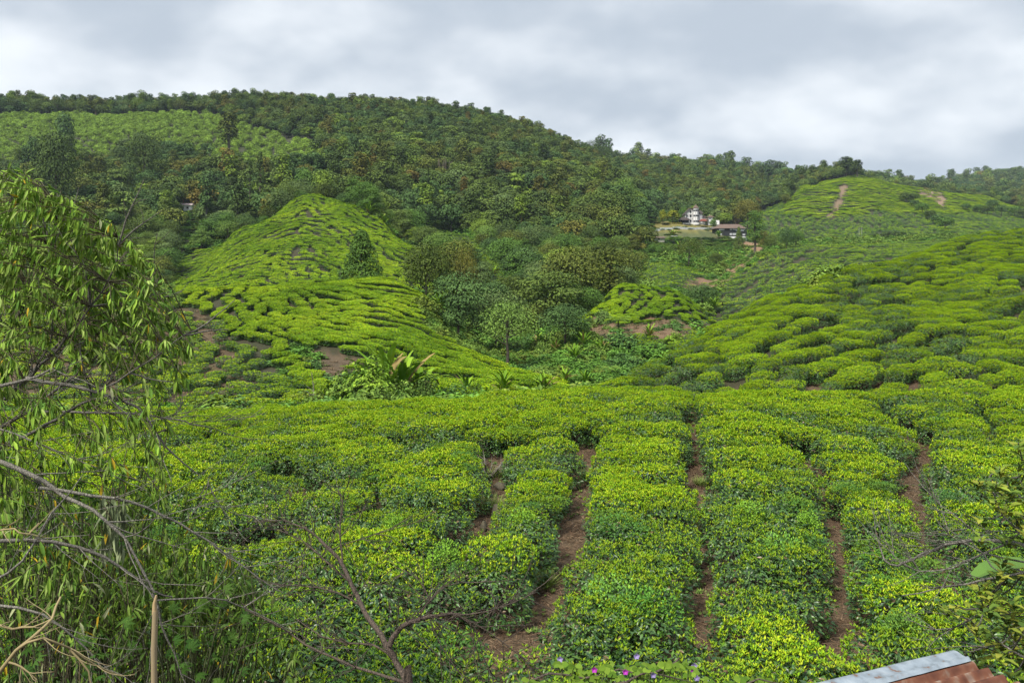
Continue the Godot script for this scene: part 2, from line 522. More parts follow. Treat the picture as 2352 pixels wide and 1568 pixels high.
func build_sky() -> void:
	var cam := Camera3D.new()
	cam.name = "camera"
	cam.projection = Camera3D.PROJECTION_FRUSTUM
	cam.near = 0.3
	cam.far = 6000.0
	cam.size = 1566.0 / FD * cam.near
	cam.frustum_offset = Vector2(0.0, -134.0 / FD * cam.near)
	cam.position = Vector3(0, EYE, 0)
	add_child(cam)
	cam.current = true
	var w := 2048
	var h := 1024
	var im := Image.create(w, h, false, Image.FORMAT_RGBF)
	var cloud := FastNoiseLite.new()
	cloud.seed = 12
	cloud.noise_type = FastNoiseLite.TYPE_SIMPLEX_SMOOTH
	cloud.fractal_octaves = 6
	cloud.fractal_gain = 0.54
	cloud.frequency = 1.0
	var broad := FastNoiseLite.new()
	broad.seed = 4
	broad.noise_type = FastNoiseLite.TYPE_SIMPLEX_SMOOTH
	broad.fractal_octaves = 2
	broad.frequency = 1.0
	im.fill(Color(0.135, 0.143, 0.147))
	for y in h / 2:
		var el := PI * (0.5 - (y + 0.5) / h)
		var c := cos(el)
		var s := sin(el)
		for x in w:
			var a := ((x + 0.5) / w - 0.5) * TAU
			var px := sin(a) * c
			var pz := -cos(a) * c
			var k := 1.0 / (s + 0.34)
			var t := cloud.get_noise_3d(px * k * 1.7, pz * k * 2.1, 3.0)
			var b := broad.get_noise_3d(px * k * 0.9 + 5.0, pz * k * 1.2, 8.0)
			var l := clampf(0.60 + t * 0.95 + b * 1.0, 0.0, 1.0)
			l = l * l * (3.0 - 2.0 * l)
			im.set_pixel(x, y, Color(lerpf(0.114, 0.200, l), lerpf(0.130, 0.211, l), lerpf(0.150, 0.223, l)))
	var pano := PanoramaSkyMaterial.new()
	pano.panorama = ImageTexture.create_from_image(im)
	var sky := Sky.new()
	sky.sky_material = pano
	var e := Environment.new()
	e.background_mode = Environment.BG_SKY
	e.sky = sky
	e.tonemap_mode = Environment.TONE_MAPPER_LINEAR
	e.tonemap_exposure = 4.8
	e.fog_enabled = true
	e.fog_density = 0.00007
	e.fog_light_color = Color(0.80, 0.88, 0.96)
	e.sdfgi_enabled = true
	e.ssao_enabled = true
	e.ssil_enabled = true
	var we := WorldEnvironment.new()
	we.name = "world_environment"
	we.environment = e
	add_child(we)
	var sun := DirectionalLight3D.new()
	sun.name = "sun"
	sun.light_energy = 0.5
	sun.light_color = Color(1.0, 0.97, 0.91)
	sun.light_angular_distance = 16.0
	sun.shadow_enabled = true
	sun.rotation_degrees = Vector3(-54, -40, 0)
	add_child(sun)

# ---------------------------------------------------------------- tea

var M := {}

func make_materials() -> void:
	M.tea_shoot = vmat(0.6, 0.5, 0.22)
	M.tea_leaf = vmat(0.4, 0.15, 0.45)
	M.leaf = vmat(0.7, 0.4, 0.18)
	M.matt_leaf = vmat(0.7, 0.3, 0.3)
	M.crown = vmat(0.75, 0.25, 0.25)
	M.bark = vmat(0.9)
	M.bark.albedo_texture = grain(0.05, 5, 0.12, 1.25, 256, 3)
	M.bark.uv1_triplanar = true
	M.bark.uv1_scale = Vector3(6, 6, 6)
	M.straw = vmat(0.9)
	M.plain = vmat(0.8)

# A point on a tea bush about a metre high: plucked flat on top, rounded and bulging at the sides.
func bush_point(dir: Vector3, lumps: float) -> Vector3:
	var p := Vector3(dir.x * 0.76, 0.0, dir.z * 0.66)
	var y := dir.y
	var hgt := 0.50 + 0.43 * signf(y) * pow(absf(y), 0.55)
	var r := pow(maxf(0.0, 1.0 - pow(absf(y), 3.2)), 0.42)
	var flat := Vector2(dir.x, dir.z)
	flat = flat.normalized() if flat.length() > 0.001 else Vector2(1, 0)
	var bulge := 1.0 + n2(flat.x * 1.3 + lumps, flat.y * 1.3, 1.0) * 0.38
	var rr := r * bulge
	if absf(y) > 0.6:
		rr *= sqrt(rng.randf())
	p = Vector3(flat.x * 0.76 * rr, hgt + n2(flat.x * rr * 2.0 + lumps, flat.y * rr * 2.0, 1.3) * 0.09, flat.y * 0.66 * rr)
	return p

# returns [shoots, leaves, stems] for one bush; flush: how much young growth it carries
func tea_bush(flush: float, n_shoot: int, n_leaf: int, fine: bool, leaf_size: float, tone := 1.0) -> Array:
	var sh := MB.new()
	var lf := MB.new()
	var st := MB.new()
	var lumps := rf(0, 60)
	var young := [col(0.265, 0.385, 0.012), col(0.18, 0.325, 0.010), col(0.345, 0.42, 0.022), col(0.12, 0.25, 0.014)]
	if flush < 0.7 and fine:
		for k in 4:
			young[k] = mixc(young[k], col(0.10, 0.20, 0.015), 0.4)
	var old := [col(0.022, 0.060, 0.020), col(0.036, 0.086, 0.022), col(0.075, 0.155, 0.020), col(0.048, 0.115, 0.022)]
	for k in n_shoot:
		var d := rdir()
		d.y = absf(d.y) if rng.randf() < 0.75 else d.y
		var p := bush_point(d, lumps)
		var patch := n2(p.x * 2.2 + lumps, p.z * 2.2, 1.0)
		if patch < 0.25 - flush * 0.75 or p.y < 0.42 + rng.randf() * 0.35:
			continue
		var c: Color = young[rng.randi() % 4] * (tone * rf(0.8, 1.15))
		if fine:
			# two leaves and a bud
			var a := rng.randf() * TAU
			p.y += rf(0.0, 0.06)
			for q in 3:
				var out := Vector3(cos(a + q * 2.3), rf(0.55, 1.5), sin(a + q * 2.3)).normalized()
				sh.sprig(p, out, Vector3(-out.x, 0.6, -out.z).normalized(), rf(0.045, 0.085), rf(0.018, 0.03), 0.08, c * rf(0.88, 1.1))
		else:
			var out2 := Vector3(rf(-1, 1), rf(0.25, 1.0), rf(-1, 1)).normalized()
			sh.sprig(p, out2, Vector3.UP, rf(0.11, 0.19) * leaf_size, rf(0.07, 0.12) * leaf_size, 0.1, c)
	for k in n_leaf:
		var d2 := rdir()
		if d2.y < -0.8:
			continue
		var p2 := bush_point(d2, lumps) * Vector3(rf(0.82, 1.0), 1.0, rf(0.82, 1.0))
		p2.y -= rf(0.0, 0.10)
		var o2 := Vector3(p2.x, 0.0, p2.z).normalized()
		var dir := (o2 * rf(0.4, 1.2) + Vector3(rf(-0.8, 0.8), rf(-0.7, 0.5), rf(-0.8, 0.8))).normalized()
		var c2: Color = old[rng.randi() % 4] * (tone * rf(0.75, 1.25))
		if rng.randf() < 0.025:
			c2 = col(0.10, 0.065, 0.03)
		if fine:
			lf.leaf(p2, dir, (Vector3.UP + o2 * 0.6 + rdir() * 0.5).normalized(), rf(0.07, 0.115), rf(0.032, 0.05), rf(0.1, 0.4), 0.12, c2)
		else:
			lf.sprig(p2, dir, (Vector3.UP + o2 * 0.7).normalized(), rf(0.12, 0.2) * leaf_size, rf(0.08, 0.13) * leaf_size, -0.05, c2)
	if fine:
		for k in 11:
			var a := rng.randf() * TAU
			var r := rf(0.2, 0.62)
			var top := Vector3(cos(a) * r, rf(0.45, 0.75), sin(a) * r * 0.85)
			var root := Vector3(rf(-0.09, 0.09), -0.1, rf(-0.09, 0.09))
			var mid := root.lerp(top, 0.5) + Vector3(rf(-0.1, 0.1), rf(-0.14, -0.02), rf(-0.1, 0.1))
			st.tube([root, mid, top], 0.022, 0.007, 5, mixc(col(0.20, 0.17, 0.13), col(0.10, 0.08, 0.06), rng.randf()))
			for q in 3:
				var e := top + rdir() * 0.16
				st.tube([mid.lerp(top, rf(0.3, 0.9)), e], 0.006, 0.003, 3, col(0.13, 0.11, 0.08))
	return [sh, lf, st]

func row_tint(x: float, z: float) -> Color:
	var k := n2(x, z, 0.045) * 0.9 + n2(x, z, 0.3) * 0.5
	var b := clampf(0.95 + k * 0.5, 0.55, 1.3) * rf(0.88, 1.12)
	return Color(b * clampf(1.0 + k * 0.25, 0.7, 1.15), b, b)

# outline, from, to, turn of the rows (0: along the picture), spacing across and along, size, tint, share that is missing
const FIELDS := [
	["near hill, left", [395,636, 470,628, 620,636, 700,640, 760,700, 730,745, 655,786, 720,830, 790,908, 740,905, 600,800, 560,770, 500,735, 430,690], 55, 126, -1.2, 1.5, 0.9, 1.02, Color(1.0, 1.0, 0.9), 0.02],
	["near hill", [700,634, 800,612, 900,612, 960,636, 985,672, 955,705, 975,740, 1060,790, 1160,832, 1290,868, 1330,900, 1150,918, 985,905, 905,872, 830,842, 770,822, 690,782, 655,786, 730,745, 760,700], 55, 132, -0.28, 1.75, 0.95, 1.05, Color(0.95, 1.0, 0.9), 0.02],
	["left flank", [-200,690, 150,660, 430,690, 500,735, 600,800, 640,850, 720,900, 700,935, 330,965, -200,965], 44, 118, -1.0, 1.95, 1.3, 1.05, Color(0.95, 0.95, 0.9), 0.25, 1],
	["pointed hill, left", [380,650, 432,585, 500,545, 560,515, 640,462, 700,425, 712,428, 700,500, 660,560, 640,600, 560,668, 420,668], 126, 275, 1.0, 1.95, 1.25, 1.1, Color(0.86, 0.92, 0.88), 0.02],
	["pointed hill", [708,425, 735,428, 800,462, 880,512, 965,570, 1015,648, 965,668, 880,655, 720,668, 560,668, 640,600, 660,560, 700,500], 126, 275, -0.95, 1.95, 1.25, 1.1, Color(0.86, 0.92, 0.88), 0.02],
	["shaded shoulder", [945,530, 1040,528, 1090,548, 1140,600, 1200,690, 1150,700, 1060,640, 1010,590], 150, 320, -0.3, 2.5, 2.1, 1.28, Color(0.9, 0.95, 0.9), 0.04, 1],
	["knoll", [1322,742, 1345,705, 1400,655, 1430,632, 1480,642, 1545,652, 1585,672, 1640,742, 1600,738, 1550,722, 1500,730, 1440,740, 1380,735], 112, 170, 1.35, 1.5, 1.1, 0.92, Color(0.95, 1.0, 0.9), 0.03],
	["knoll foot", [1380,760, 1480,765, 1600,755, 1660,770, 1600,800, 1500,800, 1400,785], 95, 122, 0.2, 1.9, 1.5, 1.1, Color(0.95, 0.95, 0.9), 0.3, 1],
	["dark terrace", [1465,640, 1480,605, 1540,600, 1600,620, 1640,650, 1610,672, 1540,660, 1490,655], 165, 270, 0.1, 2.4, 1.9, 1.2, Color(0.9, 0.95, 0.9), 0.12, 1],
	["long slope", [1632,700, 1650,662, 1700,622, 1745,592, 1800,568, 1850,550, 2100,545, 2200,530, 2420,510, 2420,700, 1700,760, 1600,800, 1540,800], 98, 330, 0.75, 2.2, 1.9, 1.12, Color(0.95, 0.98, 0.9), 0.07, 1],
	["striped hill", [1795,492, 1812,462, 1835,435, 1880,420, 1960,405, 2060,410, 2130,425, 2260,445, 2420,470, 2420,486, 2300,480, 2200,490, 2110,492, 2020,486, 1900,506], 420, 800, 0.12, 4.4, 2.4, 2.0, Color(0.9, 0.92, 0.8), 0.01],
	["striped hill's foot", [1690,545, 1700,515, 1740,476, 1800,452, 1800,490, 1900,506, 2020,486, 2110,492, 2200,490, 2300,480, 2420,486, 2420,570, 1740,570], 395, 660, 1.35, 3.6, 3.0, 1.9, Color(0.9, 0.95, 0.9), 0.03, 1],
	["west mound", [262,505, 290,488, 330,480, 380,486, 396,500, 380,515, 330,525], 235, 330, 0.0, 2.0, 1.3, 1.3, Color(0.75, 0.9, 0.8), 0.02],
]
var tea_areas := []

func in_tea(x: float, z: float) -> bool:
	var p := Vector2(x, z)
	for t in tea_areas:
		if t[1].has_point(p) and Geometry2D.is_point_in_polygon(p, t[0]):
			return true
	return false

func bush_frame(x: float, z: float, turn: float, s: Vector3, lean := 0.75) -> Transform3D:
	var up := Vector3.UP.lerp(slope(x, z), lean).normalized()
	var fx := Vector3(cos(turn), 0, -sin(turn))
	var fz := fx.cross(up).normalized()
	fx = up.cross(fz).normalized()
	return Transform3D(Basis(fx * s.x, up * s.y, fz * s.z), onsoil(x, z))

func build_far_tea() -> void:
	var mid := []
	var far := []
	for k in 8:         # four in full flush, four lately plucked
		var b := tea_bush([1.0, 0.85, 0.7, 0.95, 0.14, 0.22, 0.08, 0.28][k], 2100, 1500, false, 0.62)
		mid.append(b[1].into(b[0].mesh(M.tea_shoot), M.tea_leaf))
	for k in 8:
		var b := tea_bush([1.0, 0.9, 0.8, 0.95, 0.14, 0.22, 0.10, 0.28][k], 420, 380, false, 1.0)
		far.append(b[1].into(b[0].mesh(M.tea_shoot), M.tea_leaf))
	for f in FIELDS:
		var plucked := 4 if f.size() > 10 else 0
		var area := plan(f[1], f[2], f[3], 1.0)
		var box := boxed(area)
		tea_areas.append([area, box])
		var c := box.get_center()
		var reach := box.size.length() * 0.5
		var along := Vector2(cos(f[4]), -sin(f[4]))
		var across := Vector2(sin(f[4]), cos(f[4]))
		var lists := [[], [], [], [], [], [], [], []]
		var tints := [[], [], [], [], [], [], [], []]
		var s := -reach
		while s < reach:
			var t := -reach + rf(0, f[6])
			var gap := 0
			while t < reach:
				t += f[6] * rf(0.75, 1.25)
				var p: Vector2 = c + along * t + across * s
				var wave := n2(p.x, p.y, 0.035) * 7.0 + n2(p.x, p.y, 0.16) * 1.3
				p += across * wave
				if not box.has_point(p) or not Geometry2D.is_point_in_polygon(p, area):
					continue
				if gap > 0:
					gap -= 1
					continue
				if rng.randf() < 0.012:
					gap = 1
				var away := -p.y
				if rng.randf() < f[9] or bare(p.x, p.y) >= 0 and rng.randf() < (0.12 if f[0] == "left flank" else 0.85) or not seen(p.x, p.y, 1.0, 0.02):
					continue
				var v := rng.randi() % 4 + (0 if away < 150.0 else 4)
				var tint := row_tint(p.x, p.y)
				lists[v].append(bush_frame(p.x, p.y, f[4] + rf(-0.25, 0.25) + (PI if rng.randf() < 0.5 else 0.0), Vector3(f[7] * rf(1.0, 1.3), f[7] * rf(0.72, 0.95), f[7] * rf(0.9, 1.12))))
				tints[v].append(Color(tint.r * f[8].r, tint.g * f[8].g, tint.b * f[8].b))
			s += f[5]
		for v in 8:
			if lists[v].size():
				scatter("tea_rows", mid[v + plucked] if v < 4 else far[v - 4 + plucked], lists[v], tints[v])

const ORDINAL := ["first", "second", "third", "fourth", "fifth", "sixth", "seventh", "eighth", "ninth", "tenth", "eleventh", "twelfth", "thirteenth", "fourteenth", "fifteenth", "sixteenth", "seventeenth", "eighteenth", "nineteenth", "twentieth"]

func ordinal(k: int) -> String:
	if k < 20:
		return ORDINAL[k]
	var tens: String = ["twenty", "thirty", "forty", "fifty"][(k + 1) / 10 - 2]
	return tens + "-" + ORDINAL[k % 10 - 0] if (k + 1) % 10 else ["thirtieth", "fortieth", "fiftieth"][(k + 1) / 10 - 3]

# dirt paths and bare spots between the near bushes: width in metres, then points as seen
const PATHS := [
	[0.52, 1362,1040, 1355,1110, 1345,1180, 1335,1250, 1312,1330, 1270,1410, 1222,1480, 1185,1570],
	[0.44, 1600,1000, 1603,1090, 1606,1180, 1610,1280, 1606,1400, 1618,1500, 1622,1580],
	[0.47, 1842,1070, 1880,1150, 1908,1230, 1930,1310, 1942,1400, 1930,1480, 1900,1570],
	[0.61, 2125,1030, 2105,1110, 2090,1190, 2112,1270, 2170,1350, 2230,1440],
	[0.44, 1992,950, 2032,1000, 2085,1035, 2130,1052],
	[0.52, 400,1078, 470,1060, 545,1022],
	[0.66, 650,1120, 700,1150, 720,1195],
	[0.69, 1120,1075, 1140,1120, 1160,1180, 1120,1240, 1050,1300, 1000,1345],
	[0.44, 820,1058, 960,1066, 1100,1064, 1250,1058, 1365,1050],
	[0.61, 500,1310, 560,1335],
	[0.47, 868,1180, 842,1265],
	[0.83, 1110,1480, 1160,1530, 1200,1575],
	[0.39, 1602,925, 1590,985, 1600,1080],
	[0.47, 2250,985, 2295,1055],
	[0.44, 1960,1500, 2000,1570],
	[0.39, 640,1275, 620,1320],
]
var lanes := []

func make_lanes() -> void:
	for p in PATHS:
		var pts := PackedVector2Array()
		for k in range(1, p.size(), 2):
			var h := hit(p[k], p[k + 1])
			pts.append(Vector2(h.x, h.z))
		lanes.append([p[0], pts])

func lane_gap(x: float, z: float) -> float:       # metres to the edge of the nearest path, negative on it
	var q := Vector2(x, z)
	var best := 99.0
	for l in lanes:
		for k in l[1].size() - 1:
			var c := Geometry2D.get_closest_point_to_segment(q, l[1][k], l[1][k + 1])
			best = minf(best, q.distance_to(c) - l[0] * 0.5)
	return best

func near_edge(X: float) -> float:          # where the near field ends, by bearing
	return lerpf(34.5, 33.5, clampf((X - 600) / 600.0, 0, 1)) if X < 1340 else 34.0

func build_near_tea() -> void:
	var looks := ["lime-topped", "yellow-green", "freshly flushed", "half-plucked green", "dark glossy", "leggy dark"]
	var protos := []
	var whole := []
	for k in 6:
		var b := tea_bush([1.15, 1.0, 0.9, 0.62, 0.3, 0.42][k], [1350, 1150, 950, 700, 420, 380][k], [1500, 1600, 1600, 1700, 2000, 1300][k], true, 1.0, [1.0, 0.95, 1.0, 0.9, 0.85, 0.9][k])
		protos.append([b[0].mesh(M.tea_shoot), b[1].mesh(M.tea_leaf), b[2].mesh(M.bark)])
		whole.append(b[2].into(b[1].into(b[0].mesh(M.tea_shoot), M.tea_leaf), M.bark))
	var spots := []
	var cells := {}
	var row := 0
	var d := 8.3
	while d < 34.6:
		for sub in 3:
			var x := -d * 0.70 + rf(0, 0.4)
			while x < d * 0.70:
				var z := -d - sub * 0.32 + rf(-0.12, 0.12)
				var xx := x + rf(-0.12, 0.12)
				x += 0.3
				if -z > near_edge(CX + FD * xx / -z):
					continue
				var g := lane_gap(xx, z)
				if g < 0.46:
					continue
				var q := Vector2(xx, z)
				var cell := Vector2i(floori(xx), floori(z))
				var free := true
				for i in [-1, 0, 1]:
					for j in [-1, 0, 1]:
						for o in cells.get(cell + Vector2i(i, j), []):
							if q.distance_squared_to(o) < 0.77:
								free = false
				if not free:
					continue
				if not cells.has(cell):
					cells[cell] = []
				cells[cell].append(q)
				spots.append([q, row, clampf(0.74 + g * 0.3, 0.8, 1.05)])
		row += 1
		d += 0.96
	spots.sort_custom(func(a, b): return a[1] < b[1] or a[1] == b[1] and a[0].x < b[0].x)
	var lists := [[], [], [], [], [], []]
	var tints := [[], [], [], [], [], []]
	var in_row := {}
	var made := 0
	for s in spots:
		var x: float = s[0].x
		var z: float = s[0].y
		var k := n2(x, z, 0.16) + n2(x, z, 0.5) * 0.5 + (-z - 22.0) * 0.045 - 0.08
		var v := clampi(int(2.6 - k * 4.0 + rf(-1.0, 1.0)), 0, 5)
		var size: float = s[2]
		var tr := bush_frame(x, z, rf(-0.5, 0.5) + (PI if rng.randf() < 0.5 else 0.0), Vector3(rf(0.92, 1.12) * size, rf(0.85, 1.08) * lerpf(1.0, size, 0.6), rf(0.92, 1.12) * size), 0.5)
		var inside := absf(x / -z) < 0.655 and seen(x, z, 0.95, 0.0) and (EYE - soil(x, z) - 0.9) / -z < 0.507
		if inside and made < 296:
			var r: int = s[1]
			in_row[r] = in_row.get(r, -1) + 1
			var o := thing("tea_bush", "%s tea bush, %s from the left in the %s row from the bottom edge" % [looks[v], ordinal(in_row[r]), ordinal(r)], "tea bush", Vector3.ZERO, 0.0, "tea bushes in the near field")
			o.transform = tr
			part("young_leaves", protos[v][0], o)
			part("old_leaves", protos[v][1], o)
			part("stem", protos[v][2], o)
			made += 1
		else:
			lists[v].append(tr)
			tints[v].append(Color(1, 1, 1))
	# the hill on the right, the same bushes further off
	var rise := plan([1250,925, 1340,905, 1450,850, 1530,808, 1600,770, 1700,715, 1760,680, 1850,648, 1955,608, 2050,597, 2130,562, 2197,534, 2300,522, 2600,505, 2600,985, 1600,985, 1340,960], 33.6, 100, 1.0)
	var box := boxed(rise)
	tea_areas.append([rise, box])
	var along := Vector2(0.86, -0.51)
	var across := Vector2(0.51, 0.86)
	var s2 := -90.0
	while s2 < 90.0:
		var t := -90.0
		while t < 90.0:
			t += rf(0.72, 1.1)
			var p := box.get_center() + along * t + across * s2
			p += across * (n2(p.x, p.y, 0.05) * 5.0 + n2(p.x, p.y, 0.2) * 0.6)
			if not box.has_point(p) or not Geometry2D.is_point_in_polygon(p, rise) or not seen(p.x, p.y, 1.0, 0.02) or rng.randf() < 0.04:
				continue
			if n2(p.x, p.y, 0.33) < -0.42:
				continue
			var k := n2(p.x, p.y, 0.11) * 1.2 + n2(p.x, p.y, 0.45) * 1.1 + 0.08
			var v := clampi(int(2.4 - k * 4.0 + rf(-1.0, 1.0)), 0, 5)
			var sz := rf(0.62, 1.02)
			lists[v].append(bush_frame(p.x, p.y, atan2(0.51, 0.86) + rf(-0.45, 0.45) + (PI if rng.randf() < 0.5 else 0.0), Vector3(sz * rf(1.0, 1.6), rf(0.65, 1.1), sz * rf(0.85, 1.05)), 0.7))
			var b := rf(0.85, 1.1)
			tints[v].append(Color(b, b, b))
		s2 += 1.2
	for v in 6:
		scatter("tea_bushes_beyond", whole[v], lists[v], tints[v])

# ---------------------------------------------------------------- trees

# A crown of leafy clumps: shape 0 round, 1 in flat layers, 2 a cone, 3 tall and narrow. Returns [crown, trunk], about H metres high.
func tree_shape(H: float, R: float, shape: int, clumps: int, per: int, size: float, c0: Color, c1: Color, lean := 0.0, bare := 0.35, airy := 0.0) -> Array:
	var cr := MB.new()
	var tk := MB.new()
	var centres := []
	for k in clumps:
		var f := (k + 0.5) / clumps
		var a := k * 2.4 + rf(-0.5, 0.5)
		var c := Vector3.ZERO
		var rc := R * rf(0.34, 0.5)
		if shape == 0:
			var y := lerpf(-0.75, 1.0, pow(f, 0.8))
			var r := R * sqrt(maxf(0.05, 1.0 - y * y)) * rf(0.5, 0.78)
			c = Vector3(cos(a) * r, H * lerpf(bare + 0.12, 0.86, y * 0.5 + 0.5), sin(a) * r)
		elif shape == 1:
			var tier := float(k % 4) / 3.0
			var r := R * lerpf(0.85, 0.3, tier) * sqrt(rng.randf())
			c = Vector3(cos(a) * r, H * lerpf(bare + 0.15, 0.93, tier) + rf(-0.09, 0.09) * H, sin(a) * r)
			rc = R * rf(0.32, 0.46)
		elif shape == 2:
			var y := pow(f, 1.15)
			var r := R * (1.0 - y) * rf(0.75, 0.95) + 0.1
			c = Vector3(cos(a) * r, H * lerpf(0.07, 0.95, y), sin(a) * r)
			rc = R * lerpf(0.42, 0.2, y) * rf(0.8, 1.1)
		else:
			var y := f
			var r := R * (0.9 - 0.35 * absf(y - 0.4)) * rf(0.2, 0.75)
			c = Vector3(cos(a) * r, H * lerpf(bare, 0.93, y), sin(a) * r)
			rc = R * rf(0.4, 0.62)
		c.x += lean * c.y
		centres.append(c)
		var tone := rng.randf()
		var flat := [0.78, 0.42, 0.5, 0.75][shape] as float
		for q in per:
			var d := rdir()
			if d.y < -0.35 and rng.randf() < 0.7:
				d.y = -d.y
			var p := c + Vector3(d.x, d.y * flat, d.z) * rc * (rf(0.72, 1.04) if rng.randf() > airy else rf(0.3, 1.3))
			var out := (Vector3(p.x - lean * p.y, 0, p.z) * (0.5 / R) + d * 0.7 + rdir() * 0.55).normalized()
			var up := (Vector3.UP * 0.8 + d * 0.6 + rdir() * 0.5).normalized()
			var dir := (out - up * out.dot(up)).normalized()
			dir = (dir + Vector3(0, -0.3, 0)).normalized()
			cr.sprig(p, dir, up, size * rf(0.7, 1.35), size * rf(0.45, 0.8), 0.08, mixc(c0, c1, tone * 0.55 + rng.randf() * 0.45, 0.16))
	var b0 := col(0.17, 0.14, 0.11)
	var topk := H * (0.7 if shape != 2 else 0.9)
	var pts := []
	for k in 6:
		var f := k / 5.0
		pts.append(Vector3(lean * f * topk + n2(f * 2.0 + H, R, 1.0) * 0.25, -0.6 + f * (topk + 0.6), n2(R, f * 2.0 + H, 1.0) * 0.25))
	tk.tube(pts, H * 0.022 + 0.06, H * 0.008, 7, b0)
	for k in mini(centres.size(), 12):
		var c: Vector3 = centres[k * centres.size() / mini(centres.size(), 12)]
		var f := clampf((c.y * 0.72) / topk, 0.12, 0.95)
		var a := Vector3(lean * f * topk, f * topk, 0)
		tk.tube([a, a.lerp(c, 0.5) + Vector3(0, -0.15, 0), c], H * 0.008 + 0.015, 0.015, 5, b0)
	return [cr, tk]

var T := {}

func pair(key: String, n: int, args: Callable) -> void:
	T[key] = []
	for k in n:
		var b: Array = args.call(k)
		var crown: ArrayMesh = b[0].mesh(M.crown)
		var trunk: ArrayMesh = b[1].mesh(M.bark)
		T[key].append([crown, trunk, b[1].into(b[0].mesh(M.crown), M.bark)])

func make_trees() -> void:
	var g0 := col(0.028, 0.052, 0.013)
	var g1 := col(0.118, 0.172, 0.040)
	pair("round", 5, func(k): return tree_shape(10.0, 4.3, 0, 17 + k, 78, 0.72, g0, g1, 0.0, 0.25))
	pair("layered", 3, func(k): return tree_shape(10.0, 4.8, 1, 16, 85, 0.70, g0, g1, 0.03 * k, 0.3))
	pair("tall", 3, func(k): return tree_shape(15.0, 2.7, 3, 12 + k, 85, 0.68, g0, g1, 0.02 * k, 0.45))
	pair("cone", 1, func(_k): return tree_shape(11.0, 2.2, 2, 26, 46, 0.5, g0, g1))
	pair("low", 3, func(k): return tree_shape(4.0, 2.4, 0, 10 + k, 70, 0.42, g0, g1, 0.0, 0.05))
	# finer ones for the middle of the valley
	pair("fine_round", 3, func(k): return tree_shape(9.0, 4.6, 0, 30 + 3 * k, 170, 0.34, g0, g1, 0.0, 0.2, 0.1))
	pair("fine_layered", 3, func(k): return tree_shape(9.0, 5.0, 1, 30, 170, 0.36, g0, g1, 0.02, 0.25, 0.05))
	pair("fine_airy", 3, func(k): return tree_shape(9.0, 3.9, 0, 34, 95, 0.27, g0, g1, 0.04 * k, 0.22, 0.5))
	pair("fine_cone", 1, func(_k): return tree_shape(9.0, 3.9, 2, 60, 120, 0.34, g0 * 0.8, g1 * 0.85))
	pair("fine_tall", 2, func(k): return tree_shape(12.0, 2.2, 3, 26, 110, 0.32, g0, g1, 0.03 * k, 0.3, 0.3))

const TINTS := {
	"dark green": Color(0.72, 0.78, 0.80), "mid green": Color(1.2, 1.2, 1.05), "olive": Color(1.30, 1.08, 0.85), "bronze brown": Color(1.5, 1.0, 0.8),
	"bright lime": Color(1.75, 1.75, 1.0), "blue-green": Color(0.80, 1.0, 1.25), "grey-green": Color(1.25, 1.25, 1.7), "pale green": Color(1.6, 1.75, 1.5), "rust red": Color(1.7, 0.9, 0.8), "golden yellow": Color(2.3, 1.7, 0.5), "deep green": Color(0.95, 1.25, 0.95), "umber": Color(0.80, 0.78, 0.60),
}
var tinted := {}

func crown_mat(tint: String) -> Material:
	if not tinted.has(tint):
		var m: StandardMaterial3D = M.crown.duplicate()
		var c: Color = TINTS[tint]
		m.albedo_color = Color(c.r, c.g, c.b).linear_to_srgb()
		tinted[tint] = m
	return tinted[tint]

func put_tree(called: String, label: String, category: String, group: String, shape: Array, tint: String, where: Vector3, s: Vector3, turn := 0.0) -> Node3D:
	var o := thing(called, label, category, where, turn, group)
	o.scale = s
	part("crown", shape[0], o, crown_mat(tint))
	part("trunk", shape[1], o)
	return o

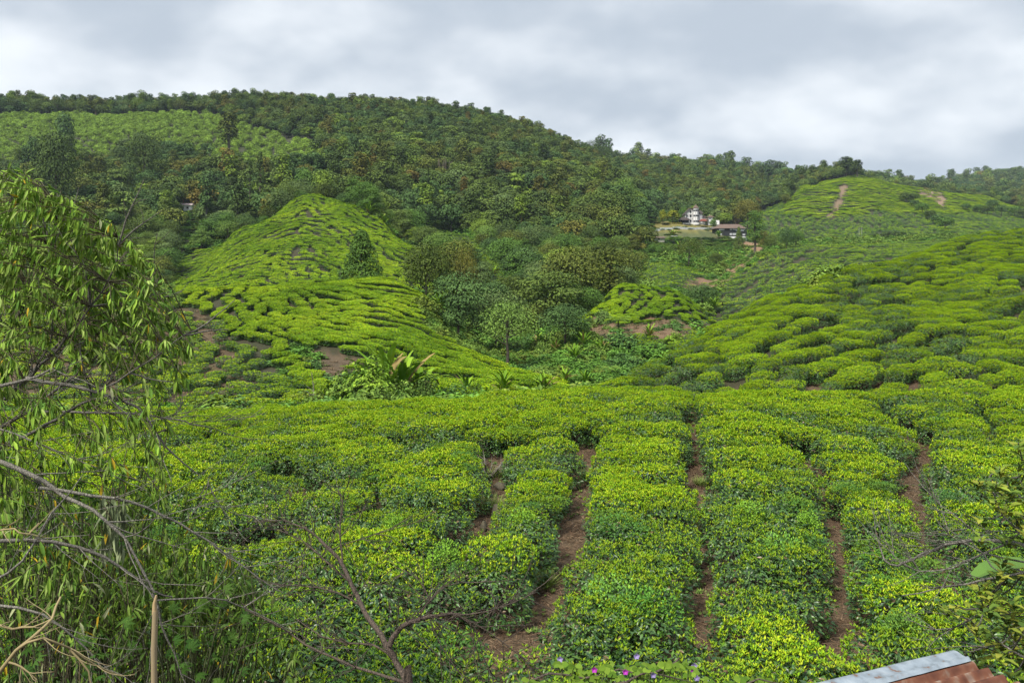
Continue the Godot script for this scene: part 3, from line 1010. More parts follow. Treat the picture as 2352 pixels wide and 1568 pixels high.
# single trees one can point to: kind, X, apparent top, apparent width, distance, tint, name, label
const TREES := [
	["fine_cone", 830, 529, 104, 128, "deep green", "conical_tree", "dense dark cone-shaped tree standing alone on the crest of the tea hill"],
	["fine_round", 978, 557, 96, 124, "umber", "leafy_tree", "tall brownish dark tree with pale grey trunk at the tea hill's right edge"],
	["fine_airy", 1064, 566, 56, 138, "bronze brown", "leafy_tree", "slim bronze tree just behind the brownish tree with the grey trunk"],
	["fine_layered", 1052, 625, 116, 112, "blue-green", "leafy_tree", "spreading blue-green tree in flat layers below the bronze tree"],
	["fine_airy", 1165, 682, 122, 98, "pale green", "leafy_tree", "airy light green tree with thin trunks at the head of the ravine"],
	["fine_round", 1140, 664, 120, 116, "grey-green", "leafy_tree", "grey-green bushy tree behind the airy light green tree"],
	["fine_round", 1298, 699, 104, 110, "blue-green", "leafy_tree", "dense blue-green tree left of the small tea knoll"],
	["fine_layered", 1270, 620, 130, 140, "mid green", "leafy_tree", "broad tree with forked pale trunk in the middle of the ravine"],
	["fine_round", 1322, 564, 140, 172, "olive", "leafy_tree", "broad olive brown tree above the small tea knoll"],
	["fine_tall", 1400, 570, 80, 160, "olive", "leafy_tree", "upright dark olive tree at the top of the small tea knoll"],
	["fine_layered", 1195, 580, 86, 196, "deep green", "leafy_tree", "round layered green tree above the ravine's banana plants"],
	["fine_round", 1612, 655, 66, 160, "blue-green", "leafy_tree", "dark blue-green tree right of the small tea knoll"],
	["fine_round", 1345, 660, 70, 142, "deep green", "leafy_tree", "low deep green tree against the knoll's left shoulder"],
	["fine_airy", 1100, 590, 60, 190, "mid green", "leafy_tree", "small airy green tree beside the shaded tea shoulder"],
	["fine_layered", 1235, 600, 70, 180, "grey-green", "leafy_tree", "grey-green flat-topped tree left of the broad olive brown tree"],
	["fine_round", 1385, 438, 118, 360, "mid green", "big_tree", "largest round green tree on the knoll left of the white mansion"],
	["fine_round", 1345, 470, 90, 352, "olive", "big_tree", "olive tree on the left flank of the largest round tree"],
	["fine_airy", 1434, 402, 62, 385, "pale green", "wispy_tree", "pale wispy tree rising above the largest round tree"],
	["fine_round", 1462, 500, 50, 350, "blue-green", "leafy_tree", "dark rounded tree between the largest round tree and the lawn"],
	["fine_round", 1440, 490, 70, 362, "deep green", "leafy_tree", "deep green tree in front of the pale wispy tree"],
	["fine_round", 1717, 459, 54, 455, "bronze brown", "big_tree", "tall brown-green tree behind the black longhouse"],
	["fine_tall", 1735, 486, 38, 330, "deep green", "slender_tree", "tall columnar tree with bare trunk right of the black longhouse"],
	["fine_cone", 1697, 524, 24, 345, "mid green", "small_conifer", "small tiered conifer in front of the black longhouse"],
	["fine_round", 1770, 540, 30, 330, "mid green", "leafy_tree", "small round green tree right of the tall columnar tree"],
	["fine_round", 1806, 526, 34, 318, "blue-green", "leafy_tree", "dark tree with pale trunk, one of two at the long tea slope's brow"],
	["fine_round", 1828, 530, 32, 322, "deep green", "leafy_tree", "dark green tree, right one of two at the long tea slope's brow"],
	["fine_round", 1752, 530, 22, 350, "bronze brown", "leafy_tree", "reddish brown thin tree just right of the tall columnar tree"],
	["round", 1522, 484, 14, 425, "golden yellow", "flowering_tree", "yellow flowering tree left of the white mansion, the smaller one"],
	["round", 1545, 486, 24, 432, "golden yellow", "flowering_tree", "larger golden tree next to the white mansion's dark pavilion"],
	["round", 1570, 480, 18, 445, "deep green", "leafy_tree", "dark green tree behind the mansion's left gable"],
	["round", 1638, 506, 14, 425, "deep green", "leafy_tree", "dark small tree in front of the mansion's low right wing"],
	["round", 1665, 492, 30, 440, "bright lime", "leafy_tree", "bright green tree between the mansion and the black longhouse"],
	["round", 741, 392, 38, 296, "bright lime", "leafy_tree", "light green tree standing at the top of the pointed tea hill"],
	["round", 700, 388, 36, 318, "deep green", "leafy_tree", "round deep green tree just left of the pointed tea hill's top"],
	["round", 664, 408, 44, 292, "mid green", "leafy_tree", "spreading green tree on the pointed tea hill's left shoulder"],
	["cone", 574, 368, 24, 330, "dark green", "conifer", "dark narrow conifer above the tea hill, left one of two"],
	["cone", 598, 352, 26, 345, "dark green", "conifer", "dark narrow conifer above the tea hill, right and taller one"],
	["fine_round", 128, 302, 84, 330, "dark green", "big_tree", "massive dark tree standing out on the left mountainside"],
	["fine_round", 330, 305, 60, 420, "dark green", "big_tree", "dark dense tree at the lower edge of the light green slope"],
	["round", 148, 258, 34, 480, "blue-green", "leafy_tree", "blue-green tree on the light green slope below the ridge"],
	["tall", 528, 262, 40, 500, "olive", "big_tree", "tall tree with bare red earth at its foot below the ridge"],
	["tall", 1943, 364, 26, 690, "dark green", "slender_tree", "tallest slender tree on the striped tea hill's wooded top"],
	["tall", 1968, 371, 24, 700, "dark green", "slender_tree", "leaning slender tree right of the tallest one on the wooded top"],
	["tall", 1842, 382, 18, 700, "dark green", "slender_tree", "thin dark tree on the skyline left of the striped tea hill"],
	["fine_airy", 1361, 322, 44, 690, "dark green", "skyline_tree", "see-through tree on the skyline at the mountain's right shoulder"],
	["fine_airy", 1389, 338, 34, 700, "dark green", "skyline_tree", "second see-through skyline tree just below the mountain's right shoulder"],
	["low", 2052, 535, 70, 405, "dark green", "round_shrub", "dark mound of shrubs at the foot of the striped tea hill"],
	["round", 1052, 342, 44, 480, "bronze brown", "big_tree", "golden brown round tree above the cleared slope with bare trunks"],
]

func place_trees() -> void:
	for t in TREES:
		var d: float = t[4]
		var p := onsoil((t[1] - CX) / FD * d, -d)
		var top: float = EYE + (HY - t[2] + 4.0) / FD * d
		var wide: float = t[3] / FD * d * 1.42
		var shape: Array = T[t[0]][rng.randi() % T[t[0]].size()]
		var box: AABB = shape[0].get_aabb()
		var sy: float = maxf(top - p.y, 2.5) / (box.position.y + box.size.y)
		var sx: float = wide / maxf(box.size.x, box.size.z)
		put_tree(t[6], t[7], "tree", "", shape, t[5], p, Vector3(sx, sy, sx), rf(0, TAU))

const GULLY := [[2081,462], [2100,474], [2118,487], [2136,500], [2152,513], [2170,524], [2098,462], [2218,481], [2245,486], [2268,490], [2300,490], [2330,494], [2350,497], [2280,478]]

func gully_trees() -> void:
	for k in GULLY.size():
		var q: Array = GULLY[k]
		var p := hit(q[0], q[1] + 7)
		var s := rf(0.75, 1.1)
		var label := "dark shrubby tree in the striped hill's middle gully, %s from the top" % ordinal(k) if k < 7 else "dark shrubby tree along the striped hill's right-hand fold, %s from its left end" % ordinal(k - 7)
		put_tree("gully_tree", label, "tree", "trees in the striped hill's gullies", T["round"][k % 5], ["dark green", "blue-green", "deep green"][k % 3], p, Vector3(s * 1.1, s * 0.85, s * 1.1), rf(0, TAU))

const BRIGHT_SLOPE := [[-200,330, 0,262, 120,262, 190,232, 330,238, 400,246, 500,262, 560,285, 640,305, 740,335, 730,392, 610,402, 540,385, 430,360, 330,330, 250,372, 180,385, 100,350, 0,390, -200,430], 260, 640]
const MANSION_YARD := [[1490,470, 1700,470, 1730,540, 1700,562, 1600,560, 1480,560], 330, 480]
var small_house_far := 330.0
var young_wood: PackedVector2Array
var yard: PackedVector2Array

func forest_tint(x: float, z: float) -> String:
	if z > -300.0:
		return ["mid green", "pale green", "grey-green", "deep green", "olive", "mid green", "blue-green", "deep green", "umber", "bright lime"][rng.randi() % 10]
	var k := n2(x, z, 0.012) + rf(-0.5, 0.5)
	var r := rng.randf()
	if r < 0.07: return "bright lime"
	if r < 0.11: return "bronze brown"
	if r < 0.122: return "rust red"
	if r < 0.17: return "grey-green"
	if k > 0.45: return "olive"
	if k > 0.0: return "mid green"
	if k > -0.3: return "dark green"
	return "blue-green"

func build_forest() -> void:
	small_house_far = 4.0 - hit(429, 487).z
	young_wood = plan(BRIGHT_SLOPE[0], BRIGHT_SLOPE[1], BRIGHT_SLOPE[2], 3.0)
	yard = plan(MANSION_YARD[0], MANSION_YARD[1], MANSION_YARD[2], 0.0)
	var all := []
	var step := 6.6
	var z := -140.0
	while z > -1650.0:
		var d := -z
		step = 5.2 if d < 300.0 else 6.2 if d < 560.0 else 4.9 if d < 900.0 else 10.0
		var x := -0.74 * d
		while x < 0.74 * d:
			var px := x + rf(-0.45, 0.45) * step
			var pz := z + rf(-0.45, 0.45) * step
			x += step
			var p := Vector2(px, pz)
			if not seen(px, pz, 11.0, 0.004, 0.69) or in_tea(px, pz) or Geometry2D.is_point_in_polygon(p, yard) or bare(px, pz) >= 0:
				continue
			var X := CX + FD * px / -pz
			if X > 398.0 and X < 462.0 and d > 215.0 and d < small_house_far:
				continue
			if d < 300.0:
				# the valley floor: woods on the left, scattered trees elsewhere
				var dense := 0.85 if X < 700.0 and d > 180.0 else 0.0
				if X > 700.0 and d > 150.0:
					dense = 0.5
				if X > 1440.0:
					dense = 0.03
				if X > 1040.0 and X < 1330.0 and d > 104.0 and d <= 150.0:
					dense = 0.32
				if rng.randf() > dense:
					continue
			elif d < 475.0 and X > 1480.0 and X < 1800.0:
				continue
			elif d < (500.0 if X < 1825.0 else 655.0) and X > 1730.0 and not (X > 2085.0 and d > 520.0 and rng.randf() < 0.08):
				continue
			elif d > 300.0 and d < 420.0 and X > 1100.0 and X < 1500.0 and rng.randf() < 0.35:
				continue
			var bright := Geometry2D.is_point_in_polygon(p, young_wood)
			all.append([d, px, pz, bright])
		z -= step * 0.92
	all.sort_custom(func(a, b): return a[0] < b[0])
	var lists := {}
	var cols := {}
	var made := 0
	var alike := {}
	for a in all:
		var r := rng.randf()
		var key := "round" if r < 0.68 else "layered" if r < 0.82 else "tall" if r < 0.93 else "low"
		var s := rf(0.7, 1.1) if rng.randf() < 0.75 else rf(1.1, 1.55)
		if a[0] < 300.0:
			s *= 0.85
			key = "fine_round" if r < 0.35 else "fine_layered" if r < 0.65 else "fine_airy" if r < 0.8 else "low"
		elif a[0] > 900.0:
			s *= 1.7
		elif a[0] > 560.0:
			s = lerpf(s, 0.95, 0.55)
			if a[0] > 605.0 and a[0] < 665.0 and CX + FD * a[1] / a[0] < 720.0 and rng.randf() < 0.4:
				key = "tall" if rng.randf() < 0.5 else "fine_airy"
				s = rf(1.0, 1.5) * (0.85 if key == "tall" else 1.2)
		if a[3]:
			key = "low"
			s = rf(0.8, 1.35)
		var v := rng.randi() % (T[key] as Array).size()
		var tint := forest_tint(a[1], a[2])
		if a[3]:
			tint = "pale green"
		var where := onsoil(a[1], a[2])
		var sc := Vector3(s * rf(0.9, 1.15), s, s * rf(0.9, 1.15))
		var turn := rf(0, TAU)
		var X: float = CX + FD * a[1] / a[0]
		if made < 292 and not a[3] and key != "low" and X > 0.0 and X < 2352.0 and a[0] < 420.0 and seen(a[1], a[2], 6.0 * s, 0.0):
			var spot := forest_spot(X, a[0])
			var look: String = {"round": "round-crowned", "layered": "flat-layered", "tall": "tall narrow", "fine_round": "bushy", "fine_layered": "flat-layered", "fine_airy": "loose airy"}[key]
			var label := "%s %s tree %s" % [tint, look, spot]
			var t := put_tree("forest_tree", label, "tree", "trees: " + label, T[key][v], tint, where, sc, turn)
			if not alike.has(label):
				alike[label] = []
			alike[label].append([X, t])
			made += 1
		else:
			var id := key + str(v)
			if not lists.has(id):
				lists[id] = [T[key][v][2], [], []]
			var c: Color = TINTS[tint] * rf(0.85, 1.15)
			if a[3]:
				c = Color(c.r * 1.5, c.g * 1.42, c.b * 1.0)
			lists[id][1].append(Transform3D(Basis(Vector3.UP, turn).scaled(sc), where))
			lists[id][2].append(c)
	for label in alike:
		var row: Array = alike[label]
		row.sort_custom(func(a, b): return a[0] < b[0])
		for k in row.size():
			row[k][1].set_meta("group", "trees: " + label)
			if row.size() > 1:
				row[k][1].set_meta("label", "%s, %s from left" % [label, ordinal(k)])
	for id in lists:
		scatter("forest", lists[id][0], lists[id][1], lists[id][2])

func forest_spot(X: float, d: float) -> String:
	if d < 300.0:
		if X < 260: return "in the hollow at the left edge"
		if X < 345: return "in the hollow under the west tea mound"
		if X < 460: return "in the hollow left of the pointed hill"
		if X < 700: return "along the pointed hill's left flank"
		if X < 1000: return "behind the pointed hill's right flank"
		if X < 1120: return "beside the shaded tea shoulder"
		if X < 1240: return "in the upper ravine's left half"
		if X < 1340: return "in the upper ravine near the olive tree"
		if X < 1450: return "in the upper ravine above the knoll"
		if X < 1560: return "by the dark terrace under the shed"
		return "under the black longhouse"
	var spots := [[150, "behind the big near shrub"], [300, "below the massive dark tree"], [420, "above the small white house"], [560, "above the banana grove"], [700, "left of pointed hill's top"], [820, "right of pointed hill's top"], [960, "below the cleared slope"], [1100, "under the bare trunks"], [1240, "above the ravine's head"], [1340, "left of the largest tree"], [1480, "behind the largest tree"], [1700, "behind the white mansion"], [1900, "beside the columnar tree"], [2400, "below the striped hill"]]
	for s in spots:
		if X < s[0]:
			return "on the mountain " + s[1]
	return "on the mountainside"

# ---------------------------------------------------------------- undergrowth, bananas, ferns

func shrub_mesh(R: float, H: float, n: int, size: float, c0: Color, c1: Color) -> MB:
	var mb := MB.new()
	var lumps := rf(0, 50)
	for k in n:
		var d := rdir()
		d.y = absf(d.y)
		var r := 0.72 + n2(d.x * 1.6 + lumps, d.z * 1.6 + d.y, 1.2) * 0.55 + rf(-0.12, 0.1)
		var p := Vector3(d.x * R, d.y * H, d.z * R) * r
		var up := (Vector3.UP + d * 0.8 + rdir() * 0.6).normalized()
		var dir := (d + rdir() * 0.9)
		dir = (dir - up * dir.dot(up)).normalized()
		mb.sprig(p, dir, up, size * rf(0.7, 1.4), size * rf(0.35, 0.7), 0.08, mixc(c0, c1, rng.randf(), 0.2))
	return mb

func banana_leaf(mb: MB, base: Vector3, turn: float, rise: float, l: float, w: float, droop: float, c: Color) -> void:
	var flat := Vector3(cos(turn), 0, sin(turn))
	var side := Vector3(-sin(turn), 0, cos(turn))
	var p := base
	var dirv := (flat * cos(rise) + Vector3.UP * sin(rise)).normalized()
	var n := 9
	var prev_l := p
	var prev_r := p
	for k in n:
		var f := (k + 1.0) / n
		var ang := rise - droop * f * f
		var q := p + (flat * cos(ang) + Vector3.UP * sin(ang)) * (l / n)
		var half := w * 0.5 * pow(sin(PI * clampf(f * 0.93 + 0.03, 0.0, 1.0)), 0.55) * (0.12 if f < 0.16 else 1.0)
		var up := Vector3.UP * cos(ang) - flat * sin(ang)
		var torn := rf(0.0, 0.10) * l / n
		var la := q + side * half + up * (half * 0.35) - (flat * cos(ang) + Vector3.UP * sin(ang)) * torn
		var ra := q - side * half + up * (half * 0.35) - (flat * cos(ang) + Vector3.UP * sin(ang)) * torn
		mb.quad(p, prev_l, la, q, c * rf(0.88, 1.1))
		mb.quad(p, q, ra, prev_r, c * rf(0.88, 1.1))
		var gap := 0.25 if rng.randf() < 0.35 else 0.0
		prev_l = la.lerp(q, gap)
		prev_r = ra.lerp(q, gap)
		p = q

func banana_plant(leaves: int, l: float, bent: float) -> Array:
	var mb := MB.new()
	var st := MB.new()
	var stems := 2 + rng.randi() % 2
	for s in stems:
		var root := Vector3(rf(-0.5, 0.5), 0, rf(-0.5, 0.5)) if s else Vector3.ZERO
		var h := rf(0.7, 1.5)
		var top := root + Vector3(rf(-0.15, 0.15), h, rf(-0.15, 0.15))
		st.tube([root - Vector3(0, 0.3, 0), root.lerp(top, 0.5), top], 0.15, 0.08, 7, col(0.12, 0.14, 0.05))
		for k in leaves:
			var c := mixc(col(0.08, 0.17, 0.015), col(0.19, 0.31, 0.03), rng.randf(), 0.12)
			if rng.randf() < 0.12:
				c = col(0.22, 0.17, 0.07)
			var rise := lerpf(1.35, 0.55, float(k) / leaves) + rf(-0.12, 0.12)
			banana_leaf(mb, top - Vector3(0, k * 0.02, 0), k * 2.4 + rf(-0.4, 0.4) + s, rise, l * rf(0.8, 1.2), l * rf(0.14, 0.19), rf(0.35, 0.95) + bent, c)
	return [mb, st]

func fern(fronds: int, l: float, trunk: float) -> Array:
	var mb := MB.new()
	var st := MB.new()
	st.tube([Vector3(0, -0.3, 0), Vector3(0.04, trunk * 0.5, 0.02), Vector3(0, trunk, 0)], 0.13, 0.09, 7, col(0.07, 0.05, 0.035))
	for k in fronds:
		var a := TAU * k / fronds + rf(-0.15, 0.15)
		var flat := Vector3(cos(a), 0, sin(a))
		var side := Vector3(-sin(a), 0, cos(a))
		var rise := rf(0.35, 0.85)
		var p := Vector3(0, trunk, 0)
		var c := mixc(col(0.10, 0.19, 0.03), col(0.20, 0.30, 0.05), rng.randf(), 0.1)
		var n := 16
		for q in n:
			var f := (q + 1.0) / n
			var ang := rise - 1.5 * f * f
			var dirv := flat * cos(ang) + Vector3.UP * sin(ang)
			p += dirv * (l / n)
			var w := l * 0.24 * sin(PI * clampf(f * 0.9 + 0.08, 0, 1)) + 0.02
			for sgn in [-1.0, 1.0]:
				var dd: Vector3 = (side * sgn + dirv * 0.45 - Vector3.UP * 0.25).normalized()
				mb.sprig(p, dd, Vector3.UP, w, l / n * 0.85, 0.03, c * rf(0.85, 1.1))
	return [mb, st]

# X, Y of the foot as seen, height in metres, how it looks
const BANANAS := [
	[891,930, 4.6, "tall upright banana plant with torn leaves behind the near field"],
	[968,932, 3.6, "wind-bent banana plant right of the tall upright one"],
	[1072,914, 2.2, "small light banana plant low behind the near field's middle"],
	[1154,916, 2.5, "yellowing banana plant left of the dark banana clump"],
	[1243,905, 2.2, "pale banana plant touching the dark banana clump's left side"],
	[1297,892, 2.2, "dark dense banana clump at the foot of the right tea hill"],
	[1346,888, 2.1, "light green banana clump right of the dark one"],
	[1007,726, 4.2, "big upright banana plant under the spreading blue-green tree"],
	[1243,800, 2.5, "banana plant at the right foot of the airy light green tree"],
	[1275,815, 2.2, "banana plant left of the ravine's central banana clump"],
	[1342,800, 2.7, "central banana clump in the ravine under the knoll"],
	[1318,835, 2.4, "banana clump just above the dark dense one"],
	[1380,812, 2.1, "banana plant right of the ravine's central clump"],
	[1489,785, 2.4, "lone banana plant below the knoll's bare bank"],
	[1189,650, 4.0, "banana plant in the ravine below the round layered tree"],
	[1240,668, 3.6, "banana plant by the forked pale trunk"],
	[1128,640, 3.6, "banana plant beside the shaded tea shoulder"],
	[982,512, 5.2, "wild banana at the mountain's foot right of the pointed hill"],
	[1037,512, 4.8, "wild banana clump right of the one by the pointed hill"],
	[1184,552, 5.0, "wild banana above the round layered tree"],
	[1279,560, 5.4, "wild banana clump above the broad olive brown tree"],
	[1302,556, 5.0, "wild banana right of the clump above the olive brown tree"],
	[815,472, 4.4, "highest banana plant along the pointed hill's right edge"],
	[849,498, 4.2, "second banana plant down the pointed hill's right edge"],
	[883,522, 4.2, "third banana plant down the pointed hill's right edge"],
	[925,553, 4.0, "lowest banana plant down the pointed hill's right edge"],
	[512,470, 5.0, "banana plant in the grove right of the small white house"],
	[548,476, 5.0, "banana plant at the grove's middle above the pointed hill's flank"],
	[567,498, 4.6, "banana plant at the grove's lower right end"],
	[448,500, 5.0, "banana plant just below the small white house"],
	[470,478, 4.6, "banana plant touching the small white house's right wall"],
	[495,534, 4.4, "lowest banana plant of the grove by the pointed hill"],
	[290,482, 5.0, "banana plant at the west tea mound's left end"],
	[400,478, 4.6, "banana plant touching the small white house's left wall"],
	[1608,690, 3.4, "banana plant right of the dark terrace"],
	[1640,722, 3.0, "banana plant at the long slope's lower left corner"],
	[1600,590, 4.4, "banana plant on the green bank below the shed"],
	[1560,580, 4.6, "banana plant on the green bank left of the middle"],
	[1650,602, 4.2, "banana plant on the green bank above the dark terrace"],
	[1652,552, 4.4, "yellowish banana plant under the black longhouse"],
	[1545,545, 4.0, "banana plant beside the low shed"],
]
const FERNS := [
	[1397,872, 1.4, "bright tree fern spreading beside the light banana clump"],
	[1045,770, 2.6, "tree fern with brown skirt at the tea hill's right foot"],
	[1240,715, 2.2, "tree fern under the forked pale trunk"],
	[1660,712, 2.0, "tree fern at the long slope's lower left corner"],
	[1548,562, 3.4, "dark tree fern on the bank right of the low shed"],
	[1215,535, 5.0, "tall pale tree fern at the mountain's foot"],
	[1420,760, 1.8, "tree fern beneath the knoll's bare bank"],
]
const SHRUBS := [
	[800,938, 1.95, 2.84, "mid green", "leafy light shrub left of the tall upright banana plant"],
	[850,938, 1.84, 3.51, "bright lime", "tallest light shrub beside the upright banana plant"],
	[915,936, 1.49, 2.03, "mid green", "low green shrub at the upright banana plant's right foot"],
	[978,938, 1.03, 2.56, "dark green", "dark narrow shrub under the wind-bent banana plant"],
	[1045,928, 1.61, 1.62, "blue-green", "wide dark shrub right of the wind-bent banana plant"],
	[1093,922, 0.86, 1.62, "dark green", "small round dark shrub behind the near field"],
	[1110,930, 1.5, 0.8, "mid green", "low spreading shrub by the small round dark one"],
	[1200,912, 1.6, 1.0, "pale green", "pale low shrub left of the dark banana clump"],
	[700,940, 1.6, 1.3, "olive", "dry olive shrub at the thin bare tree"],
	[750,942, 1.4, 1.0, "olive", "dry olive shrub left of the leafy light shrub"],
	[640,945, 1.5, 0.9, "olive", "low dry shrub left of the thin bare tree"],
	[1425,800, 3.2, 2.6, "blue-green", "big blue-green shrub filling the ravine under the knoll"],
	[1500,825, 3.0, 2.2, "deep green", "deep green shrub below the lone ravine banana"],
	[1450,850, 2.4, 1.8, "blue-green", "blue-green shrub left of the right hill's foot"],
	[1550,790, 1.6, 1.6, "bright lime", "bright yellow-green shrub at the right hill's edge"],
	[1385,745, 1.8, 2.4, "grey-green", "grey twiggy shrub in front of the knoll's bank"],
	[975,715, 2.4, 2.4, "olive", "olive shrub between the tea rows and the big banana"],
	[1090,760, 2.2, 2.6, "grey-green", "grey dry shrub right of the brown-skirted tree fern"],
	[1180,805, 2.2, 1.6, "grey-green", "grey twiggy shrub under the airy light green tree"],
]

func build_valley_plants() -> void:
	var bl := []
	for k in 4:
		var b := banana_plant(9, 2.4, 0.0)
		bl.append([b[0].mesh(M.leaf), b[1].mesh(M.bark)])
	var wind := banana_plant(7, 2.4, 0.9)
	var i := 0
	for b in BANANAS:
		var p := hit(b[0], b[1])
		var o := thing("banana_plant", b[3], "banana plant", p, rf(0, TAU), "banana plants in the valley")
		var s: float = b[2] / 3.2
		o.scale = Vector3(s, s, s)
		if i == 1:
			part("leaves", wind[0].mesh(M.leaf), o); part("stem", wind[1].mesh(M.bark), o)
		else:
			part("leaves", bl[i % 4][0], o); part("stem", bl[i % 4][1], o)
		i += 1
	var f := fern(15, 2.4, 1.6)
	var fm := [f[0].mesh(M.leaf), f[1].mesh(M.bark)]
	for b in FERNS:
		var o := thing("tree_fern", b[3], "tree fern", hit(b[0], b[1]), rf(0, TAU), "tree ferns in the ravine")
		var s: float = b[2] / 2.0
		o.scale = Vector3(s, s, s)
		part("fronds", fm[0], o); part("trunk", fm[1], o)
	var sm := []
	for k in 4:
		sm.append(shrub_mesh(1.0, 1.0, 1500, 0.16, col(0.040, 0.085, 0.018), col(0.14, 0.22, 0.04)))
	var shm := []
	for k in 4:
		shm.append(sm[k].mesh(M.crown))
	var stem := MB.new()
	for k in 7:
		var e := Vector3(rf(-0.6, 0.6), rf(0.5, 0.85), rf(-0.6, 0.6))
		stem.tube([Vector3(0, -0.15, 0), e * 0.5 + Vector3(0, 0.08, 0), e], 0.035, 0.01, 5, col(0.12, 0.09, 0.06))
	var sk := stem.mesh(M.bark)
	for b in SHRUBS:
		var o := thing("shrub", b[5], "shrub", hit(b[0], b[1]), rf(0, TAU), "shrubs in the ravine")
		o.scale = Vector3(b[2], b[3], b[2])
		part("foliage", shm[rng.randi() % 4], o, crown_mat(b[4]))
		part("stem", sk, o)
	# ground cover: low growth on all that is not tea, lawn, soil or wood
	var lists := [[], [], [], []]
	var cols := [[], [], [], []]
	var z := -36.0
	while z > -470.0:
		var d := -z
		var step := 1.25 if d < 120.0 else 1.9 if d < 250.0 else 3.0
		var x := -0.71 * d
		while x < 0.71 * d:
			var p := Vector2(x + rf(-0.5, 0.5) * step, z + rf(-0.5, 0.5) * step)
			x += step
			if not seen(p.x, p.y, 1.5, 0.006, 0.69) or in_tea(p.x, p.y):
				continue
			if d < 40.0 and -p.y < near_edge(CX + FD * p.x / -p.y) + 0.6:
				continue
			if bare(p.x, p.y) >= 0 and rng.randf() < 0.9:
				continue
			var k := n2(p.x, p.y, 0.05) + n2(p.x, p.y, 0.2) * 0.5
			var s := step * rf(0.55, 0.95)
			var h := s * rf(0.6, 1.25) * (1.0 + k * 0.6)
			var bx := CX + FD * p.x / -p.y
			if bx > 395.0 and bx < 465.0 and d > 215.0 or bx > 1480.0 and bx < 1745.0 and d > (290.0 if bx < 1565.0 else 345.0):
				h *= 0.35
			var c: Color = TINTS["mid green"] if k > 0.1 else TINTS["deep green"] if k > -0.25 else TINTS["blue-green"]
			if rng.randf() < 0.12:
				c = TINTS["olive"]
			c = c * rf(0.75, 1.25)
			var v := rng.randi() % 4
			lists[v].append(Transform3D(Basis(Vector3.UP, rf(0, TAU)).scaled(Vector3(s, h, s)), onsoil(p.x, p.y)))
			cols[v].append(c)
		z -= step * 0.9
	for v in 4:
		var lite := shrub_mesh(1.0, 1.0, 420, 0.30, col(0.050, 0.10, 0.020), col(0.14, 0.22, 0.045))
		scatter("undergrowth", lite.mesh(M.crown), lists[v], cols[v])

# ---------------------------------------------------------------- the near shrubs

# A limb through points given as (X, Y, d) triples, smoothed, with a little crookedness.
func limb(a: Array, crook := 0.02) -> Array:
	var c := Curve3D.new()
	var pts := []
	for k in range(0, a.size(), 3):
		pts.append(at(a[k], a[k + 1], a[k + 2]))
	return bendy(pts, crook)

func bendy(pts: Array, crook: float) -> Array:
	var out := []
	for k in pts.size() - 1:
		var p0: Vector3 = pts[maxi(k - 1, 0)]
		var p1: Vector3 = pts[k]
		var p2: Vector3 = pts[k + 1]
		var p3: Vector3 = pts[mini(k + 2, pts.size() - 1)]
		var n := clampi(int(p1.distance_to(p2) / 0.12), 2, 12)
		for j in n:
			var q := p1.cubic_interpolate(p2, p0, p3, float(j) / n)
			out.append(q + (rdir() * crook if out.size() else Vector3.ZERO))
	out.append(pts[-1])
	return out

const LICHEN := Color(0.36, 0.345, 0.30)
const BARK_BROWN := Color(0.125, 0.095, 0.075)

# bare twigs that fork off a limb
func twigs(mb: MB, along: Array, n: int, l: float, r: float, c: Color, bias: Vector3, forks := 2) -> void:
	for k in n:
		var i := rng.randi_range(along.size() / 4, along.size() - 2)
		var p: Vector3 = along[i]
		var t: Vector3 = (along[i + 1] - along[i]).normalized()
		var d := (t * 0.7 + rdir() * 0.75 + bias).normalized()
		var ll := l * rf(0.5, 1.2)
		var tw := [p]
		var q := p
		for j in 5:
			d = (d + rdir() * 0.16 + Vector3(0, 0.03, 0)).normalized()
			q += d * ll / 5.0
			tw.append(q)
		mb.tube(tw, r, r * 0.35, 4, c * rf(0.8, 1.15))
		for f in forks:
			var e: Vector3 = tw[rng.randi_range(1, 4)]
			var d2 := (d + rdir() * 0.9).normalized()
			var e2 := e + d2 * ll * rf(0.25, 0.5)
			mb.tube([e, e.lerp(e2, 0.5) + rdir() * 0.02, e2], r * 0.55, r * 0.25, 3, c * rf(0.8, 1.15))

# a twig that ends in a hanging whorl of lance-shaped leaves
func leafy_twig(lv: MB, wd: MB, root: Vector3, tip: Vector3, n: int, l: float, hang: float, tones: Array, dead := 0.0) -> void:
	var mid := root.lerp(tip, 0.55) + Vector3(0, root.distance_to(tip) * 0.12, 0)
	wd.tube([root, mid, tip], 0.0045, 0.002, 4, col(0.14, 0.12, 0.06))
	var d := (tip - mid).normalized()
	for k in n:
		var f := 1.0 - pow(rng.randf(), 1.6) * 0.75
		var p := mid.lerp(tip, f) if f > 0.3 else root.lerp(mid, 0.7 + f)
		var a := k * 2.4 + rf(-0.4, 0.4)
		var out := Vector3(cos(a), 0, sin(a))
		var dir := (out * rf(0.35, 1.0) + d * 0.5 + Vector3(0, -hang * rf(0.4, 1.5), 0)).normalized()
		if f > 0.93 and rng.randf() < 0.7:
			dir = (d + out * 0.45 + Vector3(0, 0.35, 0)).normalized()
		var c: Color = tones[rng.randi() % tones.size()] * rf(0.78, 1.2)
		var ll := l * rf(0.65, 1.15)
		var r := rng.randf()
		if r < 0.022 + dead:
			c = col(0.42, 0.30, 0.03) if r < 0.012 + dead * 0.3 else col(0.26, 0.29, 0.16)
		var up := (Vector3.UP + out * 0.7 + rdir() * 0.25).normalized()
		lv.leaf(p, dir, up, ll, ll * rf(0.15, 0.21), rf(0.05, 0.35), rf(0.05, 0.28), c, 0.4)

